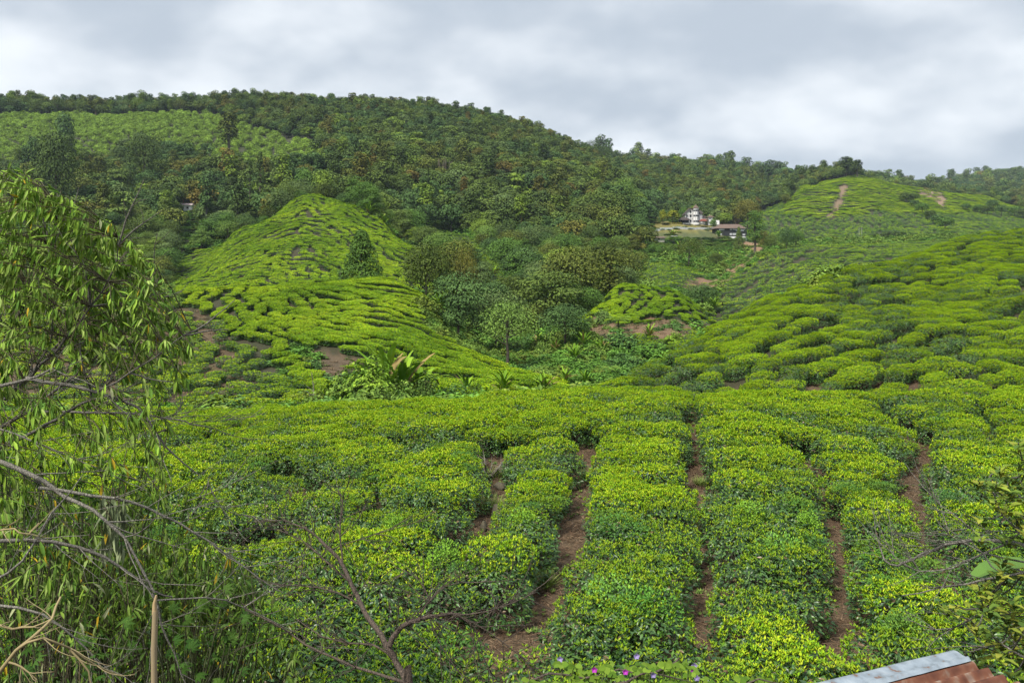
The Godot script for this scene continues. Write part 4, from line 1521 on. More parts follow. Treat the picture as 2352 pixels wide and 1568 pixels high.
const CROWN_EDGE := [-60,372, 0,392, 62,398, 130,440, 200,480, 262,515, 318,560, 362,612, 385,665, 418,700, 452,770, 470,830, 440,862, 380,850, 330,880, 250,840, 180,850, 120,830, 60,850, 0,840, -60,850]

func build_big_shrub() -> void:
	var o := thing("big_shrub", "big drooping shrub with long green leaves and lichen-grey bare branches at the left edge", "shrub", onsoil(-5.2, -7.6))
	var base := o.position
	o.position = Vector3.ZERO
	var tones := [col(0.155, 0.265, 0.034), col(0.115, 0.215, 0.032), col(0.19, 0.30, 0.040), col(0.085, 0.17, 0.030), col(0.22, 0.30, 0.08), col(0.165, 0.25, 0.05)]
	# stems from the ground beyond the left edge up into the crown
	var trunk := MB.new()
	var fork := at(-160, 1080, 7.2)
	trunk.tube(bendy([base + Vector3(0, -0.4, 0), base.lerp(fork, 0.5) + Vector3(0.2, 0, 0.1), fork], 0.03), 0.11, 0.075, 9, LICHEN * 0.8)
	part("trunk", trunk.mesh(M.bark), o)
	var limbs := []
	var heads := [[-160,1080,7.2, -60,900,7.0, 60,700,6.8, 120,560,6.7, 130,470,6.7], [-160,1080,7.2, 0,930,6.6, 130,800,6.3, 250,650,6.2, 270,545,6.2], [-160,1080,7.2, 40,960,7.2, 200,840,7.5, 330,720,7.6, 372,640,7.6], [-160,1080,7.2, 60,1000,6.4, 230,900,6.0, 380,800,5.9, 440,760,5.9], [-160,1080,7.2, -100,800,7.6, -40,600,7.9, 10,430,7.9], [-160,1080,7.2, 20,900,8.0, 160,760,8.3, 230,600,8.4]]
	for h in heads:
		var w := MB.new()
		var l := limb(h, 0.015)
		limbs.append_array(l)
		w.tube(l, 0.024, 0.003, 7, LICHEN * 0.5)
		twigs(w, l, 12, 0.5, 0.008, LICHEN * 0.6, Vector3(0.2, 0.1, 0), 2)
		part("branch", w.mesh(M.bark), o)
	# the bare grey branches that reach out over the tea
	var bare_ones := [
		[[-40,1052,5.6, 0,1060,5.6, 103,1107,5.5, 150,1138,5.5, 212,1169,5.4, 284,1234,5.4, 355,1360,5.3], 0.034, 7, 0.5],
		[[90,1120,5.5, 164,1131,5.5, 301,1152,5.6, 376,1182,5.7, 478,1240,5.8, 560,1302,5.9, 649,1360,6.0], 0.021, 16, 0.55],
		[[-40,1238,5.2, 0,1240,5.2, 120,1244,5.3, 236,1278,5.4, 342,1350,5.5, 396,1370,5.6], 0.026, 8, 0.5],
		[[60,868,6.0, 116,878,6.0, 205,898,6.0, 318,934,6.1, 342,970,6.1, 383,1025,6.2, 458,1091,6.3], 0.026, 9, 0.5],
		[[80,940,6.3, 120,944,6.3, 239,948,6.3, 342,953,6.4, 410,965,6.4, 437,972,6.4, 489,982,6.5], 0.020, 9, 0.6],
		[[380,958,6.4, 415,940,6.4, 416,900,6.5, 396,882,6.5], 0.008, 6, 0.4],
		[[437,972,6.4, 466,968,6.4, 520,965,6.5, 575,958,6.5, 615,945,6.6], 0.007, 7, 0.35],
		[[489,982,6.5, 530,1000,6.5, 580,1012,6.6], 0.006, 3, 0.3],
		[[-20,890,5.8, 30,881,5.8, 90,862,5.8, 144,837,5.8], 0.026, 5, 0.5],
		[[0,985,5.7, 120,1030,5.7, 220,1075,5.8, 330,1120,5.8], 0.013, 8, 0.5],
		[[0,1325,4.8, 50,1290,4.8, 120,1180,4.9, 190,1090,5.0], 0.014, 4, 0.5],
		[[350,1360,5.3, 372,1430,5.3, 400,1500,5.3, 432,1580,5.3], 0.014, 6, 0.45],
		[[360,1378,5.3, 430,1372,5.4, 520,1378,5.5, 600,1410,5.6, 690,1460,5.7, 800,1530,5.8], 0.010, 8, 0.5],
		[[0,1390,5.0, 100,1410,5.0, 200,1490,5.1, 262,1570,5.1], 0.015, 8, 0.5],
		[[440,1182,5.9, 470,1140,5.9, 480,1106,6.0], 0.008, 3, 0.3],
		[[430,1150,5.8, 490,1130,5.9, 540,1105,6.0, 574,1068,6.0], 0.007, 5, 0.3],
		[[478,1106,6.0, 510,1165,6.0, 580,1185,6.1, 642,1195,6.1], 0.008, 5, 0.35],
	]
	for b in bare_ones:
		var w := MB.new()
		var l := limb(b[0], 0.008)
		w.tube(l, b[1] * 0.62, b[1] * 0.2, 7, LICHEN * rf(0.6, 0.85))
		twigs(w, l, b[2], b[3], maxf(0.003, b[1] * 0.16), LICHEN * 0.7, Vector3(0.35, 0.0, 0.0), 3)
		part("branch", w.mesh(M.bark), o)
	# the leafy crown, in three depths
	var edge := PackedVector2Array()
	for k in range(0, CROWN_EDGE.size(), 2):
		edge.append(Vector2(CROWN_EDGE[k], CROWN_EDGE[k + 1]))
	for layer in 3:
		var lv := MB.new()
		var wd := MB.new()
		var n := 0
		while n < 240:
			var X := rf(-60, 480)
			var Y := rf(370, 900)
			if not Geometry2D.is_point_in_polygon(Vector2(X, Y), edge):
				continue
			# thinner low down and to the right
			if rng.randf() < clampf((Y - 700) / 420.0, 0.0, 0.5):
				continue
			n += 1
			var d := [6.2, 7.0, 7.9][layer] + rf(-0.5, 0.5) as float
			var tip := at(X, Y, d)
			var best: Vector3 = limbs[0]
			for l in limbs:
				if l.y < tip.y + 0.2 and l.distance_squared_to(tip) < best.distance_squared_to(tip):
					best = l
			var root := best if best.distance_to(tip) < 0.9 else tip + (best - tip).normalized() * 0.8
			leafy_twig(lv, wd, root, tip, rng.randi_range(14, 21), 0.104, 1.2, tones)
		part("foliage", wd.into(lv.mesh(M.leaf), M.bark), o)
	# leaves that hang low along the bare branches, and a withered bunch
	var lv2 := MB.new()
	var wd2 := MB.new()
	for spot in [[20,1010,5.5],[70,960,5.8],[100,1000,5.6],[160,960,6.0],[30,900,6.0],[90,900,5.9],[60,1050,5.4],[255,1060,5.9],[285,1095,5.9],[330,1020,6.0],[355,1060,6.1],[400,985,6.2],[300,985,6.1],[345,880,6.0],[352,905,6.0],[420,880,6.2],[440,860,6.2],[310,1110,5.9],[20,1140,5.2],[70,1230,5.1],[110,1270,5.0],[60,1330,5.0],[120,1330,5.0],[250,1070,5.7],[230,1040,5.8],[375,1085,6.1]]:
		var tip := at(spot[0] + rf(-14, 14), spot[1] + rf(-14, 14), spot[2])
		leafy_twig(lv2, wd2, tip + Vector3(rf(-0.35, 0.1), rf(0.05, 0.25), rf(-0.2, 0.2)), tip, rng.randi_range(11, 16), 0.12, 1.2, tones)
	for k in 210:
		var X := pow(rng.randf(), 1.3) * 400.0 - 20.0
		var Y := rf(830, 1180)
		if k > 140:
			X = rf(-20, 300)
			Y = rf(1150, 1560)
		var tip := at(X, Y, rf(5.4, 7.4))
		leafy_twig(lv2, wd2, tip + Vector3(rf(-0.4, 0.1), rf(0.05, 0.3), rf(-0.2, 0.2)), tip, rng.randi_range(10, 17), 0.106, 1.3, tones)
	for k in 16:
		var tip := at(245 + rf(-25, 40), 1140 + rf(0, 110), 5.6 + rf(-0.15, 0.15))
		leafy_twig(lv2, wd2, tip + Vector3(rf(-0.1, 0.1), rf(0.1, 0.2), 0), tip, 9, 0.17, 4.0, [col(0.21, 0.25, 0.14), col(0.15, 0.19, 0.10)])
	part("foliage", wd2.into(lv2.mesh(M.leaf), M.bark), o)

# leafy shrubs that fill the dark lower left corner
func build_corner_growth() -> void:
	var tones := [col(0.115, 0.20, 0.032), col(0.085, 0.165, 0.030), col(0.14, 0.22, 0.036), col(0.075, 0.14, 0.028), col(0.16, 0.22, 0.07)]
	var spots := [
		[60,1420,5.6, 0.85,0.95, "drooping dark shrub at the bottom left corner, behind the pale forked stems", 60],
		[250,1360,6.4, 0.8,0.9, "drooping shrub behind the leaning pale stake", 57],
		[400,1420,6.3, 0.75,0.85, "drooping olive-leaved shrub right of the pale stake", 57],
		[560,1480,6.6, 0.75,0.65, "low drooping shrub with pale undersides between stake and dead brown stem", 51],
		[120,1210,7.4, 1.0,0.9, "drooping shrub under the thick lichen-grey branch at the left edge", 57],
		[330,1220,7.8, 0.85,0.7, "drooping shrub under the withered hanging bunch", 47],
		[470,1330,7.6, 0.75,0.6, "drooping shrub where the grey branches end over the tea", 44],
	]
	for s in spots:
		var c := at(s[0], s[1], s[2])
		var foot := onsoil(c.x, c.z)
		var o := thing("drooping_shrub", s[5], "shrub", foot, 0.0, "drooping shrubs in the lower left corner")
		var lv := MB.new()
		var wd := MB.new()
		for k in s[6]:
			var d := rdir()
			d.y = absf(d.y) * 1.1 - 0.2
			var tip := c - foot + Vector3(d.x * s[3], d.y * s[4], d.z * s[3] * 0.7) * rf(0.55, 1.0)
			var root := Vector3(tip.x * 0.25, maxf(0.05, tip.y * 0.45), tip.z * 0.25)
			wd.tube([Vector3(rf(-0.1, 0.1), -0.1, rf(-0.1, 0.1)), root], 0.012, 0.008, 4, col(0.12, 0.10, 0.07))
			leafy_twig(lv, wd, root, tip, 20, 0.115, 1.0, tones, 0.02)
		part("foliage", lv.mesh(M.leaf), o)
		part("stem", wd.mesh(M.bark), o)
	# star-leaved plants
	var stars := [
		[165,1180,6.2,"star-leaved plant under the thick lichen-grey branch"], [60,1110,6.4,"star-leaved plant at the left edge above the thick grey branch"], [420,1400,5.9,"star-leaved plant to the right of the pale stake's tip"],
		[500,1350,6.6,"star-leaved plant beneath the grey branches' forked ends"], [460,1490,5.7,"star-leaved plant low between stake and dead brown stem"], [140,1470,5.0,"star-leaved plant among the pale forked stems"], [395,1530,5.6,"lowest star-leaved plant right of the pale stake"], [230,1100,6.6,"star-leaved plant left of the withered hanging bunch"],
	]
	for s in stars:
		var c := at(s[0], s[1], s[2])
		var foot := onsoil(c.x, c.z)
		var o := thing("star_leaved_plant", s[3], "plant", foot, 0.0, "star-leaved plants in the lower left corner")
		var lv := MB.new()
		var wd := MB.new()
		for k in 22:
			var e := c - foot + Vector3(rf(-0.42, 0.42), rf(-0.35, 0.22), rf(-0.3, 0.3))
			wd.tube([Vector3(0, -0.1, 0), (c - foot) * 0.6, e], 0.012, 0.004, 4, col(0.10, 0.13, 0.04))
			var tilt := (Vector3.UP + Vector3(0, 0, 0.3) + rdir() * 0.9).normalized()
			var fx := tilt.cross(Vector3(0.2, 0.1, 1)).normalized()
			var fz := tilt.cross(fx)
			var cc: Color = [col(0.026, 0.064, 0.012), col(0.036, 0.080, 0.016), col(0.048, 0.098, 0.018)][rng.randi() % 3] * rf(0.85, 1.2)
			for q in 7:
				var a := (q - 3) * 0.62
				var dir := (fx * cos(a) + fz * sin(a) - tilt * 0.15).normalized()
				lv.leaf(e, dir, tilt, 0.078 * (1.0 - absf(q - 3) * 0.12), 0.019, 0.3, 0.08, cc, 0.5)
		part("leaves", lv.mesh(M.leaf), o)
		part("stem", wd.mesh(M.bark), o)

func build_sticks() -> void:
	# the broken pale stake
	var foot := hit(356, 1600)
	var tip := at(357, 1366, 3.0)
	var st := thing("stake", "pale broken wooden stake standing upright at the bottom edge on the left", "stake", Vector3(tip.x, soil(tip.x, tip.z), tip.z))
	var b := MB.new()
	var h := tip.y - st.position.y
	b.tube([Vector3(-0.02, -0.2, 0.01), Vector3(0.0, h * 0.5, 0.0), Vector3(-0.004, h - 0.2, 0.002), Vector3(0.0, h - 0.06, 0.0)], 0.0125, 0.0105, 10, col(0.24, 0.19, 0.11))
	part("pole", b.mesh(M.plain), st)
	var sp := MB.new()
	sp.tube([Vector3(-0.003, h - 0.07, 0), Vector3(-0.003, h - 0.03, 0.0), Vector3(0.004, h, 0.0)], 0.0102, 0.004, 7, col(0.36, 0.26, 0.14))
	part("tip", sp.mesh(M.plain), st)
	var tw := MB.new()
	tw.tube([Vector3(-0.01, h - 0.36, 0), Vector3(-0.05, h - 0.34, 0.0), Vector3(-0.085, h - 0.335, 0.0)], 0.004, 0.003, 5, col(0.35, 0.34, 0.36))
	part("twig", tw.mesh(M.bark), st)
	# pale smooth stems in the corner
	var pale := thing("pale_stems", "pale smooth forked stems arching out of the bottom left corner", "shrub", Vector3.ZERO)
	for a in [[[-20,1568,4.2, 40,1490,4.2, 90,1450,4.2, 120,1420,4.3, 140,1370,4.4], 0.020], [[40,1490,4.2, 100,1462,4.2, 160,1490,4.3, 220,1530,4.4, 280,1552,4.5], 0.013], [[-20,1428,4.4, 30,1440,4.4, 80,1440,4.3, 120,1420,4.3], 0.012], [[20,1520,4.1, 50,1530,4.1, 85,1560,4.1], 0.010], [[160,1490,4.3, 200,1540,4.3, 215,1580,4.3], 0.010], [[-20,1225,4.8, 30,1215,4.8, 60,1230,4.8, 90,1200,4.9], 0.010]]:
		var w := MB.new()
		var l := limb(a[0], 0.008)
		w.tube(l, a[1] * 0.6, a[1] * 0.3, 7, col(0.22, 0.18, 0.09))
		twigs(w, l, 4, 0.22, 0.003, col(0.20, 0.165, 0.085), Vector3(0.2, 0, 0), 1)
		part("branch", w.mesh(M.plain), pale)
	# the dead brown shrub
	var dead := thing("dead_shrub", "leafless brown shrub leaning left across the tea at the bottom edge", "shrub", Vector3.ZERO)
	var foot2 := at(960, 1640, 5.4)
	var mains := [
		[[934,1567,5.4, 910,1520,5.5, 890,1483,5.5, 859,1435,5.6, 832,1394,5.7, 808,1339,5.8, 787,1298,5.9, 760,1262,6.0, 734,1238,6.1], 0.034, 0.012, 4, "trunk"],
		[[895,1482,5.5, 910,1452,5.5, 938,1428,5.5, 986,1415,5.5, 1030,1409,5.6, 1061,1411,5.6], 0.022, 0.009, 10, "branch"],
		[[734,1238,6.1, 700,1212,6.1, 650,1195,6.2, 584,1196,6.3], 0.009, 0.003, 9, "branch"],
		[[787,1298,5.9, 780,1230,6.0, 786,1160,6.1, 790,1130,6.1], 0.008, 0.003, 5, "branch"],
		[[808,1339,5.8, 740,1280,5.8, 690,1240,5.9, 640,1215,5.9], 0.008, 0.003, 7, "branch"],
		[[832,1394,5.7, 770,1360,5.7, 690,1345,5.7, 620,1340,5.8], 0.008, 0.003, 8, "branch"],
		[[1061,1411,5.6, 1110,1405,5.6, 1170,1388,5.7, 1235,1358,5.8], 0.006, 0.0025, 7, "branch"],
		[[1040,1410,5.6, 1090,1440,5.6, 1110,1500,5.6, 1135,1560,5.6], 0.006, 0.0025, 6, "branch"],
		[[1050,1411,5.6, 1120,1450,5.6, 1190,1500,5.6, 1240,1560,5.6], 0.006, 0.0025, 6, "branch"],
		[[986,1415,5.5, 1010,1480,5.5, 1050,1540,5.5], 0.005, 0.0025, 5, "branch"],
		[[940,1428,5.5, 985,1380,5.5, 960,1330,5.6, 905,1300,5.7], 0.005, 0.0025, 6, "branch"],
		[[960,1420,5.5, 1010,1350,5.6, 1100,1335,5.6, 1120,1330,5.6], 0.005, 0.0025, 4, "branch"],
		[[934,1567,5.4, 820,1530,5.5, 740,1500,5.6, 660,1450,5.7, 560,1395,5.8], 0.012, 0.004, 9, "branch"],
		[[910,1520,5.5, 860,1480,5.5, 800,1478,5.6, 740,1460,5.6, 680,1420,5.7], 0.009, 0.004, 6, "branch"],
		[[760,1262,6.0, 830,1235,6.0, 900,1215,6.1, 1000,1190,6.2], 0.005, 0.002, 4, "branch"],
	]
	for a in mains:
		var w := MB.new()
		var l := limb(a[0], 0.007)
		if a[4] == "trunk":
			l = bendy([Vector3(foot2.x, soil(foot2.x, foot2.z) - 0.1, foot2.z), foot2.lerp(l[0], 0.6), l[0]], 0.005) + l
		w.tube(l, a[1], a[2], 8 if a[1] > 0.02 else 5, BARK_BROWN * rf(0.9, 1.15))
		twigs(w, l, a[3] * 2, 0.42, 0.0034, BARK_BROWN * 0.95, Vector3(0, 0.05, 0), 3)
		part(a[4], w.mesh(M.bark), dead)

# the leafy shrub with bare branches at the right edge
func build_right_shrub() -> void:
	var o := thing("edge_shrub", "shrub with upright olive leaf whorls and bare grey twigs at the right edge", "shrub", Vector3.ZERO)
	var wood := [
		[[2420,1300,5.6, 2352,1254,5.6, 2317,1246,5.6, 2265,1241,5.7, 2197,1246,5.7, 2146,1260,5.8, 2095,1283,5.9, 2060,1299,5.9, 2033,1285,5.9, 2016,1237,6.0], 0.018, 12],
		[[2420,1320,5.6, 2352,1316,5.6, 2265,1330,5.6, 2163,1350,5.7, 2071,1367,5.8], 0.012, 7],
		[[2317,1246,5.6, 2220,1290,5.7, 2150,1310,5.7, 2080,1300,5.8, 2030,1250,5.9], 0.008, 12],
		[[2265,1241,5.7, 2190,1180,5.8, 2140,1150,5.9], 0.007, 9],
		[[2352,1290,5.6, 2260,1270,5.6, 2180,1225,5.7, 2150,1190,5.8], 0.007, 9],
		[[2260,1400,5.5, 2190,1440,5.6, 2120,1445,5.7], 0.007, 6],
		[[2420,1560,5.3, 2352,1510,5.3, 2300,1480,5.4, 2230,1490,5.5], 0.012, 5],
		[[2420,1400,5.5, 2390,1300,5.5, 2370,1200,5.5, 2360,1080,5.6, 2362,980,5.7], 0.022, 5],
		[[2380,1250,5.5, 2300,1180,5.6, 2275,1090,5.7], 0.010, 4],
	]
	var limbs := []
	for a in wood:
		var w := MB.new()
		var l := limb(a[0], 0.008)
		limbs.append_array(l)
		w.tube(l, a[1], a[1] * 0.3, 6, LICHEN * 0.72)
		twigs(w, l, a[2], 0.38, 0.004, LICHEN * 0.65, Vector3(-0.3, 0.12, 0), 3)
		part("branch", w.mesh(M.bark), o)
	var trunk := MB.new()
	var f := at(2440, 1500, 5.5)
	trunk.tube(bendy([Vector3(f.x, soil(f.x, f.z) - 0.2, f.z), f, at(2420, 1300, 5.6)], 0.01), 0.05, 0.03, 8, LICHEN * 0.6)
	part("trunk", trunk.mesh(M.bark), o)
	var tones := [col(0.11, 0.165, 0.025), col(0.08, 0.13, 0.025), col(0.16, 0.205, 0.03), col(0.20, 0.22, 0.035), col(0.055, 0.10, 0.022)]
	var lv := MB.new()
	var wd := MB.new()
	var spots := [[2310,1050,4], [2345,1030,6], [2270,1105,5], [2320,1110,5], [2352,1090,5], [2240,1190,2], [2290,1160,3], [2345,1160,5], [2270,1235,2], [2330,1210,4], [2230,1330,3], [2280,1310,4], [2340,1300,5], [2300,1365,5], [2352,1370,5], [2260,1400,5], [2310,1420,6], [2350,1440,6], [2230,1440,4], [2280,1470,6], [2330,1500,6], [2255,1500,3], [2352,1540,5], [2180,1420,2], [2210,1400,3], [2375,1200,5], [2380,1450,6]]
	for s in spots:
		for k in maxi(1, s[2] - 1):
			var tip := at(s[0] + rf(-30, 30), s[1] + rf(-28, 28), rf(5.1, 6.0))
			var best: Vector3 = limbs[0]
			for l in limbs:
				if l.distance_squared_to(tip) < best.distance_squared_to(tip):
					best = l
			var root := best if best.distance_to(tip) < 0.5 else tip + (best - tip).normalized() * 0.45
			wd.tube([root, root.lerp(tip, 0.6) + Vector3(0, -0.02, 0), tip], 0.006, 0.004, 4, LICHEN * 0.5)
			for q in 9:
				var a := q * 2.4
				var out := Vector3(cos(a), rf(0.35, 1.3) if q > 3 else rf(-0.1, 0.4), sin(a)).normalized()
				lv.leaf(tip - Vector3(0, 0.012 * q, 0), out, (Vector3.UP * 0.6 - out * 0.2 + rdir() * 0.2).normalized(), rf(0.075, 0.115), rf(0.03, 0.042), 0.15, 0.16, tones[rng.randi() % 5] * rf(0.85, 1.25), 0.5)
	part("foliage", wd.into(lv.mesh(M.leaf), M.bark), o)
	# the banana leaves behind it
	var bn := thing("banana_plant", "banana plant with broad pale leaf reaching in at the right edge", "banana plant", onsoil(5.0, -6.6), 0.0)
	var ml := MB.new()
	var c := at(2510, 1372, 6.6) - bn.position
	banana_leaf(ml, c, PI * 0.96, 0.55, 1.15, 0.3, 0.9, col(0.09, 0.17, 0.04))
	banana_leaf(ml, c + Vector3(0, -0.25, 0), PI * 0.80, 0.1, 1.0, 0.28, 1.3, col(0.10, 0.17, 0.05))
	banana_leaf(ml, c, PI * 0.5, 0.9, 1.1, 0.3, 0.9, col(0.12, 0.20, 0.05))
	banana_leaf(ml, c, -0.2, 0.7, 1.1, 0.3, 0.9, col(0.12, 0.20, 0.05))
	part("leaves", ml.mesh(M.leaf), bn)
	var ms := MB.new()
	ms.tube([Vector3(c.x, -0.2, c.z), Vector3(c.x, c.y * 0.5, c.z), c], 0.09, 0.04, 8, col(0.14, 0.16, 0.06))
	part("stem", ms.mesh(M.bark), bn)

# the vine with purple flowers along the bottom edge
func build_vine() -> void:
	var o := thing("flowering_vine", "leafy lime vine with small purple flowers along the bottom edge", "vine", Vector3.ZERO)
	var lv := MB.new()
	var wd := MB.new()
	for a in [[[1180,1590,3.6, 1260,1545,3.6, 1340,1560,3.6, 1420,1540,3.6, 1520,1550,3.6, 1640,1575,3.6], 0.006], [[1300,1580,3.5, 1400,1568,3.5, 1470,1552,3.5, 1530,1535,3.5, 1560,1510,3.5], 0.008], [[1680,1580,3.5, 1740,1560,3.5, 1800,1570,3.5], 0.005]]:
		wd.tube(limb(a[0], 0.01), a[1], a[1] * 0.5, 5, BARK_BROWN)
	for k in 150:
		var X := rf(1190, 1640)
		if rng.randf() < 0.14:
			X = rf(1660, 1800)
		var topy := 1545.0
		if X > 1240 and X < 1300: topy = 1505
		if X > 1300 and X < 1520: topy = 1515
		if X >= 1520 and X < 1600: topy = 1512
		var p := at(X, topy + absf(rf(-1, 1)) * 70.0 + 8, rf(3.3, 3.8))
		for q in 3:
			var a := (q - 1) * 1.3 + rf(-0.3, 0.3) - PI * 0.5
			var dir := Vector3(cos(a + PI), rf(-0.35, 0.3), -sin(a) * 0.6 + 0.3).normalized()
			var up := (Vector3(0, 1, 0.7) + rdir() * 0.5).normalized()
			lv.leaf(p, dir, up, rf(0.026, 0.044), rf(0.02, 0.034), 0.1, 0.06, mixc(col(0.045, 0.095, 0.012), col(0.12, 0.19, 0.025), rng.randf(), 0.2), 0.42)
		wd.tube([p, p + Vector3(rf(-0.02, 0.02), -0.06, rf(-0.02, 0.02))], 0.0015, 0.002, 3, col(0.12, 0.14, 0.05))
	part("foliage", lv.mesh(M.leaf), o)
	part("stem", wd.mesh(M.bark), o)
	for s in [[1365,1536,1], [1436,1541,1], [1592,1540,1], [1600,1555,0], [1330,1528,0], [1500,1548,0], [1594,1527,0], [1462,1505,0], [1286,1512,0]]:
		var fl := MB.new()
		var c := col(0.36, 0.05, 0.37) if s[2] else col(0.25, 0.21, 0.42)
		var p := at(s[0], s[1], 3.45)
		for q in 5:
			var a := TAU * q / 5 + 0.3
			fl.leaf(p, Vector3(cos(a), sin(a), 0.5).normalized(), Vector3(0, 0, 1), 0.016, 0.014, 0.1, 0.1, c * rf(0.8, 1.2), 0.5)
		part("flower", fl.mesh(M.leaf), o)

# the corner of a rusty corrugated roof
func build_roof() -> void:
	var o := thing("shed", "rusty corrugated roof corner with a grey galvanised edge strip at the bottom right", "shed", Vector3.ZERO)
	var a := at(1893, 1572, 4.3)        # lower end of the grey edge, upper end, lower end of the sheet's cut edge
	var b := at(2190, 1499, 4.9)
	var c := at(2375, 1572, 4.55)
	var along := (b - a).normalized()
	var wide := (c - b)
	wide = wide - along * wide.dot(along)
	var nrm := wide.cross(along).normalized()
	if nrm.y < 0.0:
		nrm = -nrm
	var side := wide.normalized()
	var lng := 1.5
	var rust := StandardMaterial3D.new()
	rust.roughness = 0.75
	rust.metallic_specular = 0.4
	rust.albedo_texture = rust_texture(true)
	rust.uv1_triplanar = true
	rust.uv1_scale = Vector3(1.1, 1.1, 1.1)
	var zinc := StandardMaterial3D.new()
	zinc.roughness = 0.5
	zinc.metallic = 0.35
	zinc.albedo_texture = rust_texture(false)
	zinc.uv1_triplanar = true
	zinc.uv1_scale = Vector3(1.3, 1.3, 1.3)
	var mb := MB.new()
	mb.smooth = true
	var nw := 120
	var wave := 0.088
	var w := 1.1
	for k in nw + 1:
		var s := w * k / nw
		var hgt := 0.018 * sin(TAU * s / wave)
		var slope_n := (nrm - side * (0.018 * TAU / wave * cos(TAU * s / wave))).normalized()
		for j in 2:
			mb.v.append(b + side * s + nrm * (hgt - 0.02) - along * (lng * j - 0.02))
			mb.n.append(slope_n)
			mb.c.append(Color.WHITE)
	for k in nw:
		var q := k * 2
		mb.i.append(q); mb.i.append(q + 1); mb.i.append(q + 2)
		mb.i.append(q + 2); mb.i.append(q + 1); mb.i.append(q + 3)
	part("corrugated_sheet", mb.mesh(rust), o)
	var cap := MB.new()
	cap.smooth = true
	var prof := [[-0.05, -0.05], [-0.03, 0.002], [-0.012, 0.012], [0.012, 0.014], [0.045, 0.010], [0.075, 0.012], [0.09, 0.022], [0.102, 0.013], [0.115, 0.006]]
	for k in prof.size():
		var e0: Array = prof[maxi(k - 1, 0)]
		var e1: Array = prof[mini(k + 1, prof.size() - 1)]
		var t := Vector2(e1[0] - e0[0], e1[1] - e0[1]).normalized()
		var nn := (nrm * t.x - side * t.y).normalized()
		for j in 13:
			var dent := n2(j * 0.7, k * 0.5, 1.0) * 0.006
			cap.v.append(b + side * prof[k][0] + nrm * (prof[k][1] + dent) - along * (lng * j / 12.0 - (0.02 - 0.25 * maxf(0.0, prof[k][0]) if j == 0 else 0.0)))
			cap.n.append(nn)
			cap.c.append(Color.WHITE)
	for k in prof.size() - 1:
		for j in 12:
			var q := k * 13 + j
			cap.i.append(q); cap.i.append(q + 1); cap.i.append(q + 13)
			cap.i.append(q + 13); cap.i.append(q + 1); cap.i.append(q + 14)
	part("edge_strip", cap.mesh(zinc), o)
	for e in [[0.1, 0.1], [0.1, 1.3], [0.95, 0.1], [0.95, 1.3]]:
		var top: Vector3 = b + side * e[0] - along * e[1] - nrm * 0.03
		var post := MB.new()
		post.tube([Vector3(top.x, soil(top.x, top.z) - 0.2, top.z), top], 0.035, 0.032, 8, col(0.16, 0.12, 0.09))
		part("post", post.mesh(M.bark), o)

func rust_texture(rusty: bool) -> NoiseTexture2D:
	var t := grain(0.012, 5, 0.0, 1.0, 512, 21 if rusty else 22)
	var g := Gradient.new()
	if rusty:
		g.offsets = PackedFloat32Array([0.0, 0.25, 0.5, 0.68, 0.78, 1.0])
		g.colors = PackedColorArray([Color(0.19, 0.105, 0.08), Color(0.29, 0.165, 0.12), Color(0.37, 0.225, 0.165), Color(0.43, 0.29, 0.22), Color(0.50, 0.43, 0.38), Color(0.54, 0.54, 0.53)])
	else:
		g.offsets = PackedFloat32Array([0.0, 0.16, 0.24, 0.5, 1.0])
		g.colors = PackedColorArray([Color(0.36, 0.20, 0.13), Color(0.46, 0.34, 0.27), Color(0.46, 0.50, 0.54), Color(0.54, 0.59, 0.64), Color(0.63, 0.67, 0.71)])
	t.color_ramp = g
	return t

# ---------------------------------------------------------------- buildings

var mats := {}

func paint(r: float, g: float, b: float, rough := 0.8) -> StandardMaterial3D:
	var key := "%f %f %f" % [r, g, b]
	if not mats.has(key):
		var m := StandardMaterial3D.new()
		m.albedo_color = Color(r, g, b).linear_to_srgb()
		m.roughness = rough
		if not mats.has("grain"):
			mats["grain"] = grain(0.02, 4, 0.72, 1.0, 256, 31)
		m.albedo_texture = mats["grain"]
		m.uv1_triplanar = true
		m.uv1_scale = Vector3(0.4, 0.4, 0.4)
		mats[key] = m
	return mats[key]

func block(called: String, parent: Node3D, c: Vector3, s: Vector3, m: Material, turn := 0.0) -> MeshInstance3D:
	var b := BoxMesh.new()
	b.size = s
	var o := part(called, b, parent, m)
	o.position = c
	o.rotation.y = turn
	return o

# a solid between a floor outline and the same outline higher up
func prism(a: Array, y0: float, y1: float, m: Material) -> ArrayMesh:
	var mb := MB.new()
	var n := a.size()
	for k in n:
		var p: Vector2 = a[k]
		var q: Vector2 = a[(k + 1) % n]
		mb.quad(Vector3(p.x, y0, p.y), Vector3(p.x, y1, p.y), Vector3(q.x, y1, q.y), Vector3(q.x, y0, q.y), Color.WHITE)
	for k in range(1, n - 1):
		mb.tri(Vector3(a[0].x, y1, a[0].y), Vector3(a[k].x, y1, a[k].y), Vector3(a[k + 1].x, y1, a[k + 1].y), Color.WHITE)
	return mb.mesh(m)

